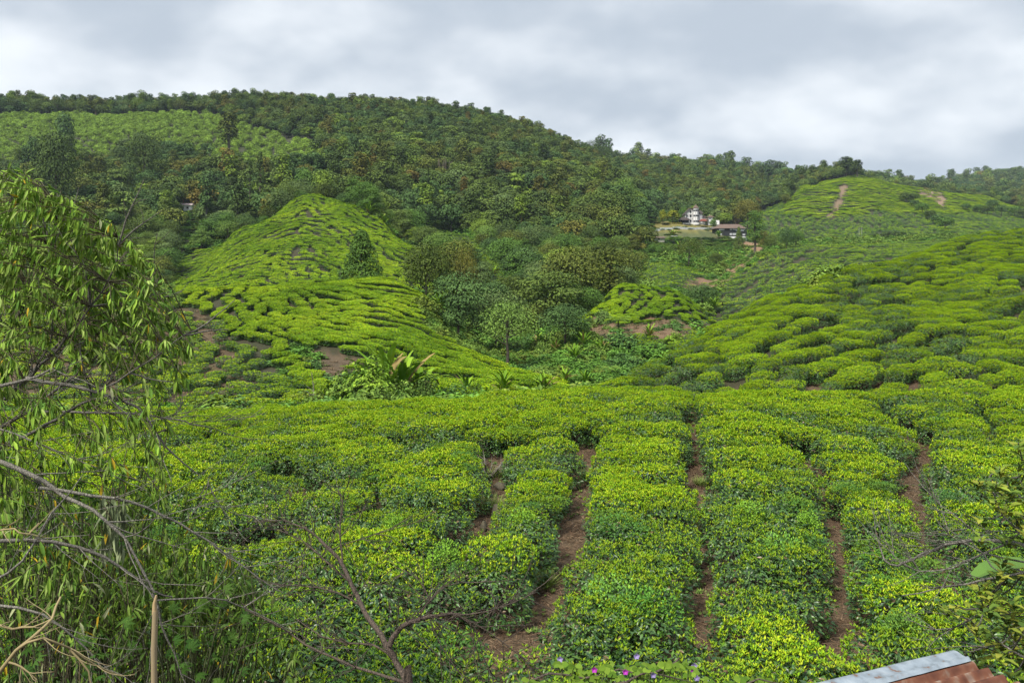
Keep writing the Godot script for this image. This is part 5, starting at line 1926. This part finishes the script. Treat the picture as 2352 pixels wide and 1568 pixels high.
func hip(x0: float, x1: float, z0: float, z1: float, y: float, rise: float, inset: float, m: Material) -> ArrayMesh:
	var mb := MB.new()
	var zm := (z0 + z1) * 0.5
	var a := Vector3(x0, y, z1); var b := Vector3(x1, y, z1); var c := Vector3(x1, y, z0); var d := Vector3(x0, y, z0)
	var r := Vector3(x0 + inset, y + rise, zm); var s := Vector3(x1 - inset, y + rise, zm)
	mb.quad(a, r, s, b, Color.WHITE); mb.quad(c, s, r, d, Color.WHITE)
	mb.tri(b, s, c, Color.WHITE); mb.tri(d, r, a, Color.WHITE)
	var under := Vector3(0, -0.12, 0)
	mb.quad(a + under, b + under, c + under, d + under, Color.WHITE)
	mb.quad(a, b, b + under, a + under, Color.WHITE); mb.quad(b, c, c + under, b + under, Color.WHITE)
	mb.quad(c, d, d + under, c + under, Color.WHITE); mb.quad(d, a, a + under, d + under, Color.WHITE)
	return mb.mesh(m)

func build_houses() -> void:
	var white := paint(0.84, 0.85, 0.87)
	var black := paint(0.012, 0.014, 0.02)
	var beam := paint(0.03, 0.028, 0.03)
	var glass := paint(0.02, 0.03, 0.05, 0.15)
	var tiles := paint(0.135, 0.092, 0.072)
	var dark_tiles := paint(0.045, 0.032, 0.03)
	var brick_red := paint(0.20, 0.05, 0.035)
	var p := hit(1596, 514)
	var ho := thing("mansion", "white half-timbered mansion with round tower and pointed brown roof on the knoll", "house", p)
	# gabled left wing
	var gab := MB.new()
	var gp := [Vector2(-5.8, -1.0), Vector2(-5.8, 5.2), Vector2(-2.7, 8.3), Vector2(-0.9, 6.6), Vector2(-0.9, -1.0)]
	for k in gp.size():
		var a: Vector2 = gp[k]
		var b: Vector2 = gp[(k + 1) % gp.size()]
		gab.quad(Vector3(a.x, a.y, 1.5), Vector3(b.x, b.y, 1.5), Vector3(b.x, b.y, -5), Vector3(a.x, a.y, -5), Color.WHITE)
	for zz in [1.5, -5.0]:
		gab.tri(Vector3(gp[0].x, gp[0].y, zz), Vector3(gp[1].x, gp[1].y, zz), Vector3(gp[2].x, gp[2].y, zz), Color.WHITE)
		gab.tri(Vector3(gp[0].x, gp[0].y, zz), Vector3(gp[2].x, gp[2].y, zz), Vector3(gp[3].x, gp[3].y, zz), Color.WHITE)
		gab.tri(Vector3(gp[0].x, gp[0].y, zz), Vector3(gp[3].x, gp[3].y, zz), Vector3(gp[4].x, gp[4].y, zz), Color.WHITE)
	part("wall", gab.mesh(white), ho, white)
	var gr := MB.new()
	for e in [[Vector2(-6.5, 4.75), Vector2(-2.7, 8.55)], [Vector2(-2.7, 8.55), Vector2(-0.7, 6.6)]]:
		var a: Vector2 = e[0]
		var b: Vector2 = e[1]
		gr.quad(Vector3(a.x, a.y, 2.0), Vector3(b.x, b.y, 2.0), Vector3(b.x, b.y, -5.4), Vector3(a.x, a.y, -5.4), Color.WHITE)
		gr.quad(Vector3(a.x, a.y, 2.0), Vector3(b.x, b.y, 2.0), Vector3(b.x, b.y - 0.35, 2.0), Vector3(a.x, a.y - 0.35, 2.0), Color.WHITE)
	part("roof", gr.mesh(dark_tiles), ho, dark_tiles)
	for x in [-5.7, -4.7, -3.75, -2.7, -1.75]:
		var top: float = 5.2 + (x + 5.8) * 1.0 if x < -2.7 else 8.3 - (x + 2.7) * 0.95
		block("beam", ho, Vector3(x, top * 0.5 - 0.2, 1.52), Vector3(0.13, top - 0.4, 0.08), beam)
	for y in [2.6, 4.9]:
		block("beam", ho, Vector3(-3.4, y, 1.51), Vector3(4.7, 0.12, 0.07), beam)
	for w in [[-2.85, 6.3], [-4.8, 3.9], [-2.8, 3.9], [-4.8, 1.2], [-2.8, 1.2]]:
		var win := block("window", ho, Vector3(w[0], w[1], 1.55), Vector3(0.9, 1.0, 0.12), beam)
		block("pane", win, Vector3(0, 0, 0.05), Vector3(0.66, 0.76, 0.06), glass)
		var hood := MB.new()
		hood.tri(Vector3(-0.75, 0.45, 0.4), Vector3(0, 1.0, 0.1), Vector3(0.75, 0.45, 0.4), Color.WHITE)
		hood.tri(Vector3(-0.75, 0.45, 0.4), Vector3(0, 1.0, 0.1), Vector3(-0.6, 0.45, 0.0), Color.WHITE)
		hood.tri(Vector3(0.75, 0.45, 0.4), Vector3(0, 1.0, 0.1), Vector3(0.6, 0.45, 0.0), Color.WHITE)
		part("hood", hood.mesh(dark_tiles), win, dark_tiles)
	# tower
	var oct := []
	for k in 8:
		oct.append(Vector2(cos(TAU * (k + 0.5) / 8), sin(TAU * (k + 0.5) / 8)) * 1.55 + Vector2(0, 1.9))
	part("tower_wall", prism(oct, -1.0, 8.4, white), ho, white)
	var cone := MB.new()
	for k in 8:
		var a := Vector3(cos(TAU * (k + 0.5) / 8) * 1.95, 8.3, sin(TAU * (k + 0.5) / 8) * 1.95 + 1.9)
		var b := Vector3(cos(TAU * (k + 1.5) / 8) * 1.95, 8.3, sin(TAU * (k + 1.5) / 8) * 1.95 + 1.9)
		cone.tri(a, Vector3(0, 10.4, 1.9), b, Color.WHITE)
		cone.tri(a, b, Vector3(0, 8.28, 1.9), Color.WHITE)
	part("tower_roof", cone.mesh(tiles), ho, tiles)
	for k in [0, 1, 2, 3]:
		var ang: float = TAU * (k + 0.5) / 8
		block("beam", ho, Vector3(cos(ang) * 1.56, 3.7, sin(ang) * 1.56 + 1.9), Vector3(0.12, 9.0, 0.12), beam)
	for k in [1, 2, 3]:
		var ang: float = TAU * k / 8.0
		for y in [6.9, 4.1, 1.0]:
			var win := block("window", ho, Vector3(cos(ang) * 1.46, y, sin(ang) * 1.46 + 1.9), Vector3(0.85, 0.9, 0.12), beam, PI / 2 - ang)
			block("pane", win, Vector3(0, 0, 0.05), Vector3(0.65, 0.7, 0.05), glass)
	# wing behind and lower roofs
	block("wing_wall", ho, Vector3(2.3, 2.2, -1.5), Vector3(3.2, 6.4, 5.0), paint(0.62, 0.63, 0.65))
	part("wing_roof", hip(0.6, 4.4, -4.4, 1.6, 5.4, 1.9, 0.7, dark_tiles), ho, dark_tiles)
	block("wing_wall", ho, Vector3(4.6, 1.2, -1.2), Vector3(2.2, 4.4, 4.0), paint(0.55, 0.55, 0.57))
	part("wing_roof", hip(3.4, 6.2, -3.6, 1.2, 3.4, 1.2, 0.8, dark_tiles), ho, dark_tiles)
	part("porch_roof", hip(3.4, 7.0, 0.6, 3.6, 1.9, 0.8, 0.8, tiles), ho, tiles)
	block("terrace_wall", ho, Vector3(-1.6, -0.35, 4.2), Vector3(12.0, 0.8, 0.5), white)
	# other small houses round it
	var an := thing("garden_house", "small white house with red-brown pyramid roof right of the mansion", "house", p + Vector3(8.2, 0.4, 1.0))
	block("wall", an, Vector3(0, 0.8, 0), Vector3(2.6, 4.6, 2.6), white)
	part("roof", hip(-1.9, 1.9, -1.9, 1.9, 3.0, 1.2, 1.85, tiles), an, tiles)
	var wn := block("window", an, Vector3(-0.4, 2.0, 1.31), Vector3(0.5, 0.7, 0.06), beam)
	block("pane", wn, Vector3(0, 0, 0.03), Vector3(0.36, 0.5, 0.04), glass)
	block("annex", an, Vector3(3.0, 0.0, 0.4), Vector3(3.4, 2.4, 2.4), white)
	var rp := thing("red_pavilion", "open garden pavilion with a red hipped roof in front of the mansion", "pavilion", p + Vector3(2.9, -0.8, 6.5))
	part("roof", hip(-2.1, 2.1, -1.6, 1.6, 1.6, 1.2, 1.2, brick_red), rp, brick_red)
	for x in [-1.8, 1.8]:
		for z in [-1.3, 1.3]:
			block("post", rp, Vector3(x, 0.5, z), Vector3(0.16, 2.6, 0.16), beam)
	var dp := thing("dark_pavilion", "dark open-sided pavilion with black roof left of the mansion", "pavilion", p + Vector3(-7.3, -0.2, 3.6))
	part("roof", hip(-2.4, 3.6, -2.2, 2.2, 1.7, 1.6, 1.5, dark_tiles), dp, dark_tiles)
	block("back_wall", dp, Vector3(0.6, 0.6, -1.6), Vector3(5.4, 2.4, 0.2), black)
	for x in [-2.0, 0.6, 3.2]:
		block("post", dp, Vector3(x, 0.5, 1.9), Vector3(0.18, 2.6, 0.18), beam)
	var hd := MB.new()
	for k in 900:
		hd.sprig(Vector3(rf(-4, 4), rf(-0.2, 0.7), rf(-0.4, 0.4)), rdir(), Vector3.UP, 0.3, 0.2, 0.1, mixc(col(0.28, 0.24, 0.02), col(0.12, 0.15, 0.03), rng.randf()))
	var hg := thing("flower_hedge", "low yellow-flowered hedge above the lawn by the dark pavilion", "hedge", hit(1549, 516))
	part("foliage", hd.mesh(M.crown), hg)
	# the white garden wall
	var fa := hit(1506, 533)
	var fb := hit(1652, 528)
	var fn := thing("garden_wall", "long white panelled wall across the lawn below the mansion", "wall", fa)
	var n := 16
	for k in n:
		var q := fa.lerp(fb, (k + 0.5) / n)
		q.y = soil(q.x, q.z)
		var turn := atan2(-(fb - fa).z, (fb - fa).x)
		block("panel", fn, q - fa + Vector3(0, 0.55, 0), Vector3(fa.distance_to(fb) / n - 0.2, 1.15 + 0.04 * (k % 3), 0.15), white, turn)
		block("post", fn, q - fa + (fb - fa) * (0.5 / n) + Vector3(0, 0.6, 0), Vector3(0.22, 1.35, 0.24), paint(0.62, 0.64, 0.67), turn)
	# the black longhouse
	p = hit(1680, 547)
	var bk := thing("longhouse", "black timber longhouse with white window bands and brown tiled hip roof", "house", p)
	var u := 1811.0 / -p.z * 1.0
	var s := 79.0 / u / 16.8
	bk.scale = Vector3(s, s, s)
	var outline := [Vector2(-7.6, 0.8), Vector2(0, 1.6), Vector2(6.8, 0.2), Vector2(8.4, -3.0), Vector2(6.5, -8.0), Vector2(-6.0, -8.0), Vector2(-8.2, -5.0)]
	part("wall", prism(outline, 0.75, 4.8, black), bk, black)
	var low := []
	for q in outline:
		low.append(q * 0.985)
	part("plinth", prism(low, -2.0, 0.75, white), bk, white)
	var rf2 := MB.new()
	var r1 := Vector3(-4.8, 7.0, -3.4)
	var r2 := Vector3(4.6, 7.0, -3.4)
	var ev := []
	for q in outline:
		var e: Vector2 = q + (q - Vector2(0, -3.4)).normalized() * 0.8
		ev.append(Vector3(e.x, 4.65, e.y))
	for t in [[0, 1, r1], [1, 2, r2], [2, 3, r2], [3, 4, r2], [5, 6, r1], [6, 0, r1]]:
		rf2.tri(ev[t[0]], t[2], ev[t[1]], Color.WHITE)
	rf2.tri(ev[1], r1, r2, Color.WHITE)
	rf2.quad(ev[4], r2, r1, ev[5], Color.WHITE)
	for k in range(1, 6):
		rf2.tri(ev[0] - Vector3(0, 0.1, 0), ev[k] - Vector3(0, 0.1, 0), ev[k + 1] - Vector3(0, 0.1, 0), Color.WHITE)
	for k in 7:
		var dn := Vector3(0, -0.1, 0)
		rf2.quad(ev[k], ev[(k + 1) % 7], ev[(k + 1) % 7] + dn, ev[k] + dn, Color.WHITE)
	part("roof", rf2.mesh(tiles), bk, tiles)
	# window bands: face, from, to (shares of the face), height
	for w in [[0, 0.16, 0.50, 4.1, 0.55], [0, 0.84, 0.985, 4.1, 0.55], [1, 0.03, 0.24, 4.15, 0.55], [1, 0.25, 0.86, 3.85, 0.9], [1, 0.88, 0.99, 4.1, 0.55], [2, 0.3, 0.8, 3.7, 0.7], [0, 0.02, 0.34, 1.6, 0.9], [0, 0.84, 0.985, 1.8, 0.8], [1, 0.03, 0.34, 1.8, 0.9], [1, 0.78, 0.97, 1.6, 0.8]]:
		var a: Vector2 = outline[w[0]]
		var b: Vector2 = outline[w[0] + 1]
		var c := a.lerp(b, (w[1] + w[2]) * 0.5)
		var turn := atan2(-(b - a).y, (b - a).x)
		var wide: float = a.distance_to(b) * (w[2] - w[1])
		var win := block("window", bk, Vector3(c.x, w[3], c.y), Vector3(wide, w[4], 0.14), white, turn)
		var m := maxi(1, int(wide / 0.9))
		for k in m:
			block("pane", win, Vector3(((k + 0.5) / m - 0.5) * wide, 0, 0.06), Vector3(wide / m - 0.22, w[4] - 0.24, 0.05), paint(0.42, 0.46, 0.5, 0.3))
	# shed, canopy, the white house on the left
	var sh := thing("low_shed", "low beige shed with a brown roof on the bank below the lawn", "shed", hit(1509, 557))
	var k2 := -sh.position.z / 1811.0
	block("wall", sh, Vector3(0, 4.2 * k2, 0), Vector3(31 * k2, 10.0 * k2, 3.0), paint(0.42, 0.42, 0.36))
	part("roof", hip(-17.5 * k2, 17.5 * k2, -2.0, 2.2, 8.8 * k2, 3.4 * k2, 0.4, tiles), sh, tiles)
	for x in [-9, 3]:
		block("window", sh, Vector3(x * k2, 6.0 * k2, 1.5), Vector3(4 * k2, 3 * k2, 0.08), beam)
	var cn := thing("canopy", "small flat white canopy on posts right of the low shed", "canopy", hit(1548, 549))
	block("roof", cn, Vector3(0, 1.2, 0), Vector3(14.5 * k2, 0.25, 2.0), white)
	for x in [-6, 6]:
		block("post", cn, Vector3(x * k2, 0.3, 0), Vector3(0.15, 1.8, 0.15), beam)
	var wh := thing("small_house", "small white house with pale pinkish roof among bananas left of the pointed hill", "house", hit(429, 487))
	var k3 := -wh.position.z / 1811.0
	block("wall", wh, Vector3(0, 7 * k3, 0), Vector3(30 * k3, 16 * k3, 4.0), paint(0.78, 0.8, 0.82))
	part("roof", hip(-18 * k3, 17 * k3, -2.4, 2.5, 14 * k3, 5 * k3, 0.5, paint(0.6, 0.5, 0.5)), wh, paint(0.6, 0.5, 0.5))
	for x in [-8, 6]:
		block("window", wh, Vector3(x * k3, 8 * k3, 2.0), Vector3(5 * k3, 5 * k3, 0.08), beam)
	# poles on the striped hill
	for x in [1973, 1979]:
		var po := thing("power_pole", "thin grey power pole at the striped hill's foot, %s of a pair" % ("left" if x == 1973 else "right"), "pole", hit(x, 546), 0.0, "power poles")
		var pm := MB.new()
		pm.tube([Vector3(0, -0.5, 0), Vector3(0, 2.5, 0), Vector3(0, 5.6, 0)], 0.12, 0.08, 6, col(0.3, 0.3, 0.3))
		part("pole", pm.mesh(M.plain), po)
		block("crossarm", po, Vector3(0, 5.2, 0), Vector3(1.2, 0.1, 0.1), beam)
	# bare trunks: above the cleared slope, a white dead tree, a thin one behind the field
	for k in 15:
		var X := 985.0 + k * 5.2 + rf(-2, 2)
		var b := hit(X, 412 - absf(k - 7) * 1.2 + rf(-2, 2))
		var t := thing("bare_trunk", "pale bare trunk above the cleared slope, %s from the left of its stand" % ordinal(k), "tree trunk", b, 0.0, "bare trunks above the cleared slope")
		var tm := MB.new()
		var top := Vector3(rf(-1, 1), rf(7, 12), rf(-0.5, 0.5))
		tm.tube([Vector3(0, -1, 0), top * 0.5 + Vector3(rf(-0.3, 0.3), 0, 0), top], 0.26, 0.1, 6, col(0.26, 0.21, 0.17))
		part("trunk", tm.mesh(M.bark), t)
		var br := MB.new()
		br.tube([top * 0.6, top * 0.75 + Vector3(rf(-1.5, 1.5), 1.0, 0), top * 0.8 + Vector3(rf(-2.5, 2.5), 2.0, 0)], 0.09, 0.03, 4, col(0.24, 0.2, 0.16))
		part("branch", br.mesh(M.bark), t)
	for w in [[416, 408, 9.0, "white dead tree with bare forked limbs above the small white house"], [719, 943, 2.5, "thin leafless grey sapling behind the near field, left of the light shrubs"]]:
		var dt := thing("dead_tree", w[3], "tree", hit(w[0], w[1]))
		var tm := MB.new()
		var h: float = w[2]
		var line := bendy([Vector3(0, -0.2, 0), Vector3(h * 0.02, h * 0.5, 0), Vector3(-h * 0.03, h, 0)], h * 0.006)
		tm.tube(line, h * 0.022, h * 0.006, 6, col(0.42, 0.38, 0.34))
		part("trunk", tm.mesh(M.bark), dt)
		for q in 5:
			var bm := MB.new()
			var a: Vector3 = line[line.size() * (q + 3) / 9]
			var e := a + Vector3(rf(-0.3, 0.3), rf(0.12, 0.3), rf(-0.2, 0.2)) * h
			bm.tube([a, a.lerp(e, 0.5) + Vector3(0, -0.02 * h, 0), e], h * 0.010, h * 0.003, 5, col(0.42, 0.38, 0.34))
			part("branch", bm.mesh(M.bark), dt)

# ---------------------------------------------------------------- small things on the near ground

func rock_mesh(m: Material) -> ArrayMesh:
	var mb := MB.new()
	mb.smooth = true
	var off := rf(0, 40)
	for j in 11:
		for k in 18:
			var th := PI * j / 10.0
			var ph := TAU * k / 17.0
			var d := Vector3(sin(th) * cos(ph), cos(th), sin(th) * sin(ph))
			var r := 1.0 + noise.get_noise_3d(d.x * 1.1 + off, d.y * 1.1, d.z * 1.1) * 0.7 + absf(noise.get_noise_3d(d.x * 3.0 + off, d.y * 3.0, d.z * 3.0)) * 0.35 - 0.2
			r = minf(r, 0.82 / maxf(0.45, absf(d.dot(Vector3(0.6, 0.3, 0.74)))))
			mb.v.append(d * r)
			mb.n.append(d)
			mb.c.append(col(0.13, 0.115, 0.075) * (1.0 + noise.get_noise_3d(d.x * 4.0 + off, d.y * 4.0, d.z * 4.0) * 0.6))
	for j in 10:
		for k in 17:
			var a := j * 18 + k
			mb.i.append(a); mb.i.append(a + 18); mb.i.append(a + 1)
			mb.i.append(a + 1); mb.i.append(a + 18); mb.i.append(a + 19)
	return mb.mesh(m)

func build_ground_details() -> void:
	for r in [[1147,1196, 0.26,0.34, "upright mossy split rock in the gap between bushes left of the middle path"], [1150,1126, 0.28,0.16, "rounded rock under the dead tea stump"], [1111,1222, 0.14,0.2, "small mossy rock left of the split rock"], [1126,1248, 0.2,0.1, "flat pale rock below the split rock"], [1342,1216, 0.17,0.12, "round grey stone on the long middle path"], [1164,1076, 0.2,0.14, "grey rock at the hedge foot above the dead tea stump"], [1601,1238, 0.13,0.2, "mossy stone at the second path's left edge"], [2209,1415, 0.22,0.28, "grey boulder beside the right edge shrub"]]:
		var h := hit(r[0], r[1])
		var o := thing("rock", r[4], "rock", h + Vector3(0, r[3] * 0.3, 0), rf(0, TAU), "rocks between the tea bushes")
		o.scale = Vector3(r[2], r[3], r[2] * 0.7) * 0.85
		part("stone", rock_mesh(M.bark), o)
	for g in [[1126,1172, 0.5, "dark green grass tuft above the split rock"], [1147,1098, 0.45, "grass tuft by the dead tea stump"], [1356,1106, 0.45, "grass tuft on the long middle path"], [710,1104, 0.6, "tall pale grass tuft at the top of the left gap"], [1012,1074, 0.4, "dry grass tuft at the hedge foot"], [1614,1120, 0.35, "grass tuft at the second path's upper end"], [1245,1352, 0.4, "yellowing grass under the bush beside the middle path"]]:
		var o := thing("grass_tuft", g[3], "grass tuft", hit(g[0], g[1]), 0.0, "grass tufts on the paths")
		var mb := MB.new()
		for k in 240:
			var a := rng.randf() * TAU
			var p: Vector3 = Vector3(cos(a), 0, sin(a)) * g[2] * 0.55 * sqrt(rng.randf())
			var lean := Vector3(cos(a) * 0.5 + rf(-0.4, 0.4), 1.0, sin(a) * 0.5 + rf(-0.4, 0.4)).normalized()
			mb.leaf(p, lean, Vector3(-lean.x, 0.5, -lean.z).normalized(), g[2] * rf(0.5, 1.1), 0.012, rf(0.1, 0.5), 0.1, mixc(col(0.09, 0.16, 0.03), col(0.26, 0.26, 0.10), rng.randf() * rng.randf()), 0.4)
		part("blades", mb.mesh(M.leaf), o)
	# weeds that overgrow the bushes
	for w in [[962,1118, 0.75, "blue-green", "fine-leaved blue-green weed spread over the bush left of the rocks"], [1200,1180, 0.4, "bright lime", "bright leafy weed on the bush right of the split rock"], [1726,1176, 0.55, "bright lime", "bright green weed on the strip between second and third path"], [1790,1250, 0.6, "pale green", "pale green weed below the bright weed between second and third path"], [1855,1196, 0.3, "bright lime", "bright fern-like weed at the third path's left edge"], [2182,1140, 0.55, "blue-green", "blue-green weed over the bush near the right edge shrub"], [1420,1345, 0.75, "pale green", "wide pale weed in the middle of the strip right of the long path"], [1480,1385, 0.7, "deep green", "deep green weed at the lower middle of the strip right of the long path"], [1023,1262, 0.42, "bright lime", "broad-leaved weed hanging under the bush left of the flat rock"], [905,1200, 0.35, "bright lime", "bright weed at the top of the gap behind the dead brown shrub"], [2080,1420, 0.4, "mid green", "green weed left of the grey boulder"]]:
		var h := hit(w[0], w[1])
		for q in 12:      # stands a bush height above the soil
			var pd := 1811.0 * (h.y + 0.85 - EYE) / -h.z
			if pd < HY - w[1]:
				break
			h = onsoil(h.x * 0.975, h.z * 0.975)
		var o := thing("weed", w[4], "weed", h, rf(0, TAU), "weeds overgrowing the tea")
		var mb := MB.new()
		for k in 1500:
			var d := rdir()
			d.y = absf(d.y)
			var rr := 0.75 + rf(-0.2, 0.25)
			var p: Vector3 = Vector3(d.x * w[2] * rr, 0.5 + d.y * 0.62 * rr, d.z * w[2] * rr)
			mb.sprig(p, (d + rdir()).normalized(), (Vector3.UP + rdir() * 0.5).normalized(), rf(0.03, 0.07), rf(0.02, 0.035), 0.08, mixc(col(0.055, 0.12, 0.03), col(0.12, 0.22, 0.04), rng.randf(), 0.15))
		part("foliage", mb.mesh(M.leaf), o, weed_mat(w[3]))
		var st := MB.new()
		for k in 6:
			st.tube([Vector3(rf(-0.15, 0.15), -0.1, rf(-0.15, 0.15)), Vector3(rf(-0.3, 0.3) * w[2], 0.9, rf(-0.3, 0.3) * w[2])], 0.008, 0.004, 4, col(0.10, 0.12, 0.04))
		part("stem", st.mesh(M.bark), o)
	# creeping weeds here and there over the bushes
	var weed := MB.new()
	for k in 420:
		var d := rdir()
		d.y = absf(d.y)
		weed.sprig(Vector3(d.x * rf(0.5, 1.1), 0.35 + d.y * 0.45 * rf(0.7, 1.2), d.z * rf(0.5, 1.1)), (d + rdir()).normalized(), (Vector3.UP + rdir() * 0.5).normalized(), rf(0.08, 0.17), rf(0.05, 0.08), 0.06, mixc(col(0.05, 0.11, 0.02), col(0.11, 0.20, 0.03), rng.randf(), 0.15))
	var wx := []
	var wc := []
	for k in 1500:
		var wz := -rf(9.0, 34.0)
		var wxx := rf(-0.68, 0.68) * -wz
		if n2(wxx, wz, 0.22) < 0.22 or lane_gap(wxx, wz) < 0.25:
			continue
		var q := rf(0.22, 0.5)
		wx.append(Transform3D(Basis(Vector3.UP, rf(0, TAU)).scaled(Vector3(q, q * rf(0.6, 1.0), q)), onsoil(wxx, wz) + Vector3(0, rf(0.55, 0.72), 0)))
		wc.append([Color(1, 1, 1), Color(0.8, 1.0, 1.3), Color(1.3, 1.25, 1.0)][rng.randi() % 3])
	scatter("creeping_weeds", weed.mesh(M.leaf), wx, wc)
	# a grubbed-up tea bush: bare gnarled stems
	var dt := thing("dead_tea_bush", "leafless pale gnarled tea stump above the rocks", "tea bush", hit(1118, 1102))
	var dm := MB.new()
	for k in 13:
		var a := rng.randf() * TAU
		var e := Vector3(cos(a) * rf(0.3, 0.75), rf(0.25, 0.6), sin(a) * 0.5)
		var m := e * 0.5 + Vector3(0, rf(-0.08, 0.1), 0)
		dm.tube(bendy([Vector3(0, -0.05, 0), m, e], 0.012), 0.03, 0.009, 6, col(0.32, 0.29, 0.24))
		for q in 4:
			var e2 := e + rdir() * 0.2
			dm.tube([m.lerp(e, rf(0.2, 1.0)), e2], 0.009, 0.004, 4, col(0.34, 0.31, 0.27))
	part("stem", dm.mesh(M.bark), dt)
	# straw and prunings along the paths
	var blade := MB.new()
	blade.sprig(Vector3(-0.5, 0, 0), Vector3(1, 0, 0), Vector3.UP, 1.0, 0.06, 0.03, Color.WHITE)
	var xs := []
	var cs := []
	for l in lanes:
		for k in l[1].size() - 1:
			var a: Vector2 = l[1][k]
			var b: Vector2 = l[1][k + 1]
			var n := int(a.distance_to(b) * 330)
			for q in n:
				var p: Vector2 = a.lerp(b, rng.randf()) + Vector2(rf(-1, 1), rf(-1, 1)) * (l[0] * 0.5 + 0.55)
				var t := Basis.from_euler(Vector3(rf(-0.2, 0.35), rf(0, TAU), rf(-0.4, 0.4)))
				var s := rf(0.08, 0.34)
				xs.append(Transform3D(t.scaled_local(Vector3(s, s, s * rf(0.4, 0.9))), onsoil(p.x, p.y) + Vector3(0, rf(0.005, 0.05), 0)))
				cs.append(mixc(col(0.10, 0.056, 0.033), col(0.30, 0.215, 0.14), pow(rng.randf(), 1.4), 0.15))
	scatter("straw", blade.mesh(M.straw), xs, cs)
	# dry grass, prunings and clods on the bare banks
	var dry := MB.new()
	for k in 16:
		var a := rng.randf() * TAU
		dry.sprig(Vector3(cos(a), 0, sin(a)) * rf(0.0, 0.5), Vector3(cos(a) * 0.8, rf(0.3, 1.2), sin(a) * 0.8).normalized(), Vector3.UP, rf(0.4, 1.0), 0.12, 0.05, Color.WHITE * rf(0.7, 1.1))
	var dx := []
	var dc := []
	for q in patches:
		var box: Rect2 = q[1]
		if box.end.y < -145.0:
			continue
		var n := int(clampf(box.get_area() * 4.0, 200.0, 9000.0))
		for k in n:
			var p := Vector2(rf(box.position.x, box.end.x), rf(box.position.y, box.end.y))
			if not Geometry2D.is_point_in_polygon(p, q[0]) or n2(p.x, p.y, 0.4) < rf(-0.5, 0.2) or not seen(p.x, p.y, 0.4, 0.01):
				continue
			var s := rf(0.12, 0.5)
			dx.append(Transform3D(Basis(Vector3.UP, rf(0, TAU)).scaled(Vector3(s, s * rf(0.4, 1.0), s)), onsoil(p.x, p.y)))
			dc.append(mixc(col(0.09, 0.055, 0.032), col(0.27, 0.20, 0.11), rng.randf()) if rng.randf() < 0.72 else mixc(col(0.07, 0.11, 0.025), col(0.14, 0.18, 0.04), rng.randf()))
	scatter("dry_grass", dry.mesh(M.straw), dx, dc)
	# small green seedlings on the paths
	xs = []
	cs = []
	var tuft := MB.new()
	for k in 7:
		var a := k * 0.9
		tuft.sprig(Vector3.ZERO, Vector3(cos(a), rf(0.4, 1.2), sin(a)).normalized(), Vector3.UP, 1.0, 0.3, 0.05, Color.WHITE)
	for l in lanes:
		for k in l[1].size() - 1:
			var a: Vector2 = l[1][k]
			var b: Vector2 = l[1][k + 1]
			for q in int(a.distance_to(b) * 26):
				var p: Vector2 = a.lerp(b, rng.randf()) + Vector2(rf(-1, 1), rf(-1, 1)) * (l[0] * 0.5 + 0.4)
				if n2(p.x, p.y, 0.5) < 0.0:
					continue
				xs.append(Transform3D(Basis(Vector3.UP, rf(0, TAU)).scaled(Vector3.ONE * rf(0.03, 0.12)), onsoil(p.x, p.y)))
				cs.append(mixc(col(0.06, 0.13, 0.03), col(0.16, 0.24, 0.05), rng.randf()))
	scatter("seedlings", tuft.mesh(M.leaf), xs, cs)

func weed_mat(tint: String) -> Material:
	if not tinted.has("weed " + tint):
		var m: StandardMaterial3D = M.leaf.duplicate()
		m.albedo_color = TINTS[tint].linear_to_srgb()
		tinted["weed " + tint] = m
	return tinted["weed " + tint]
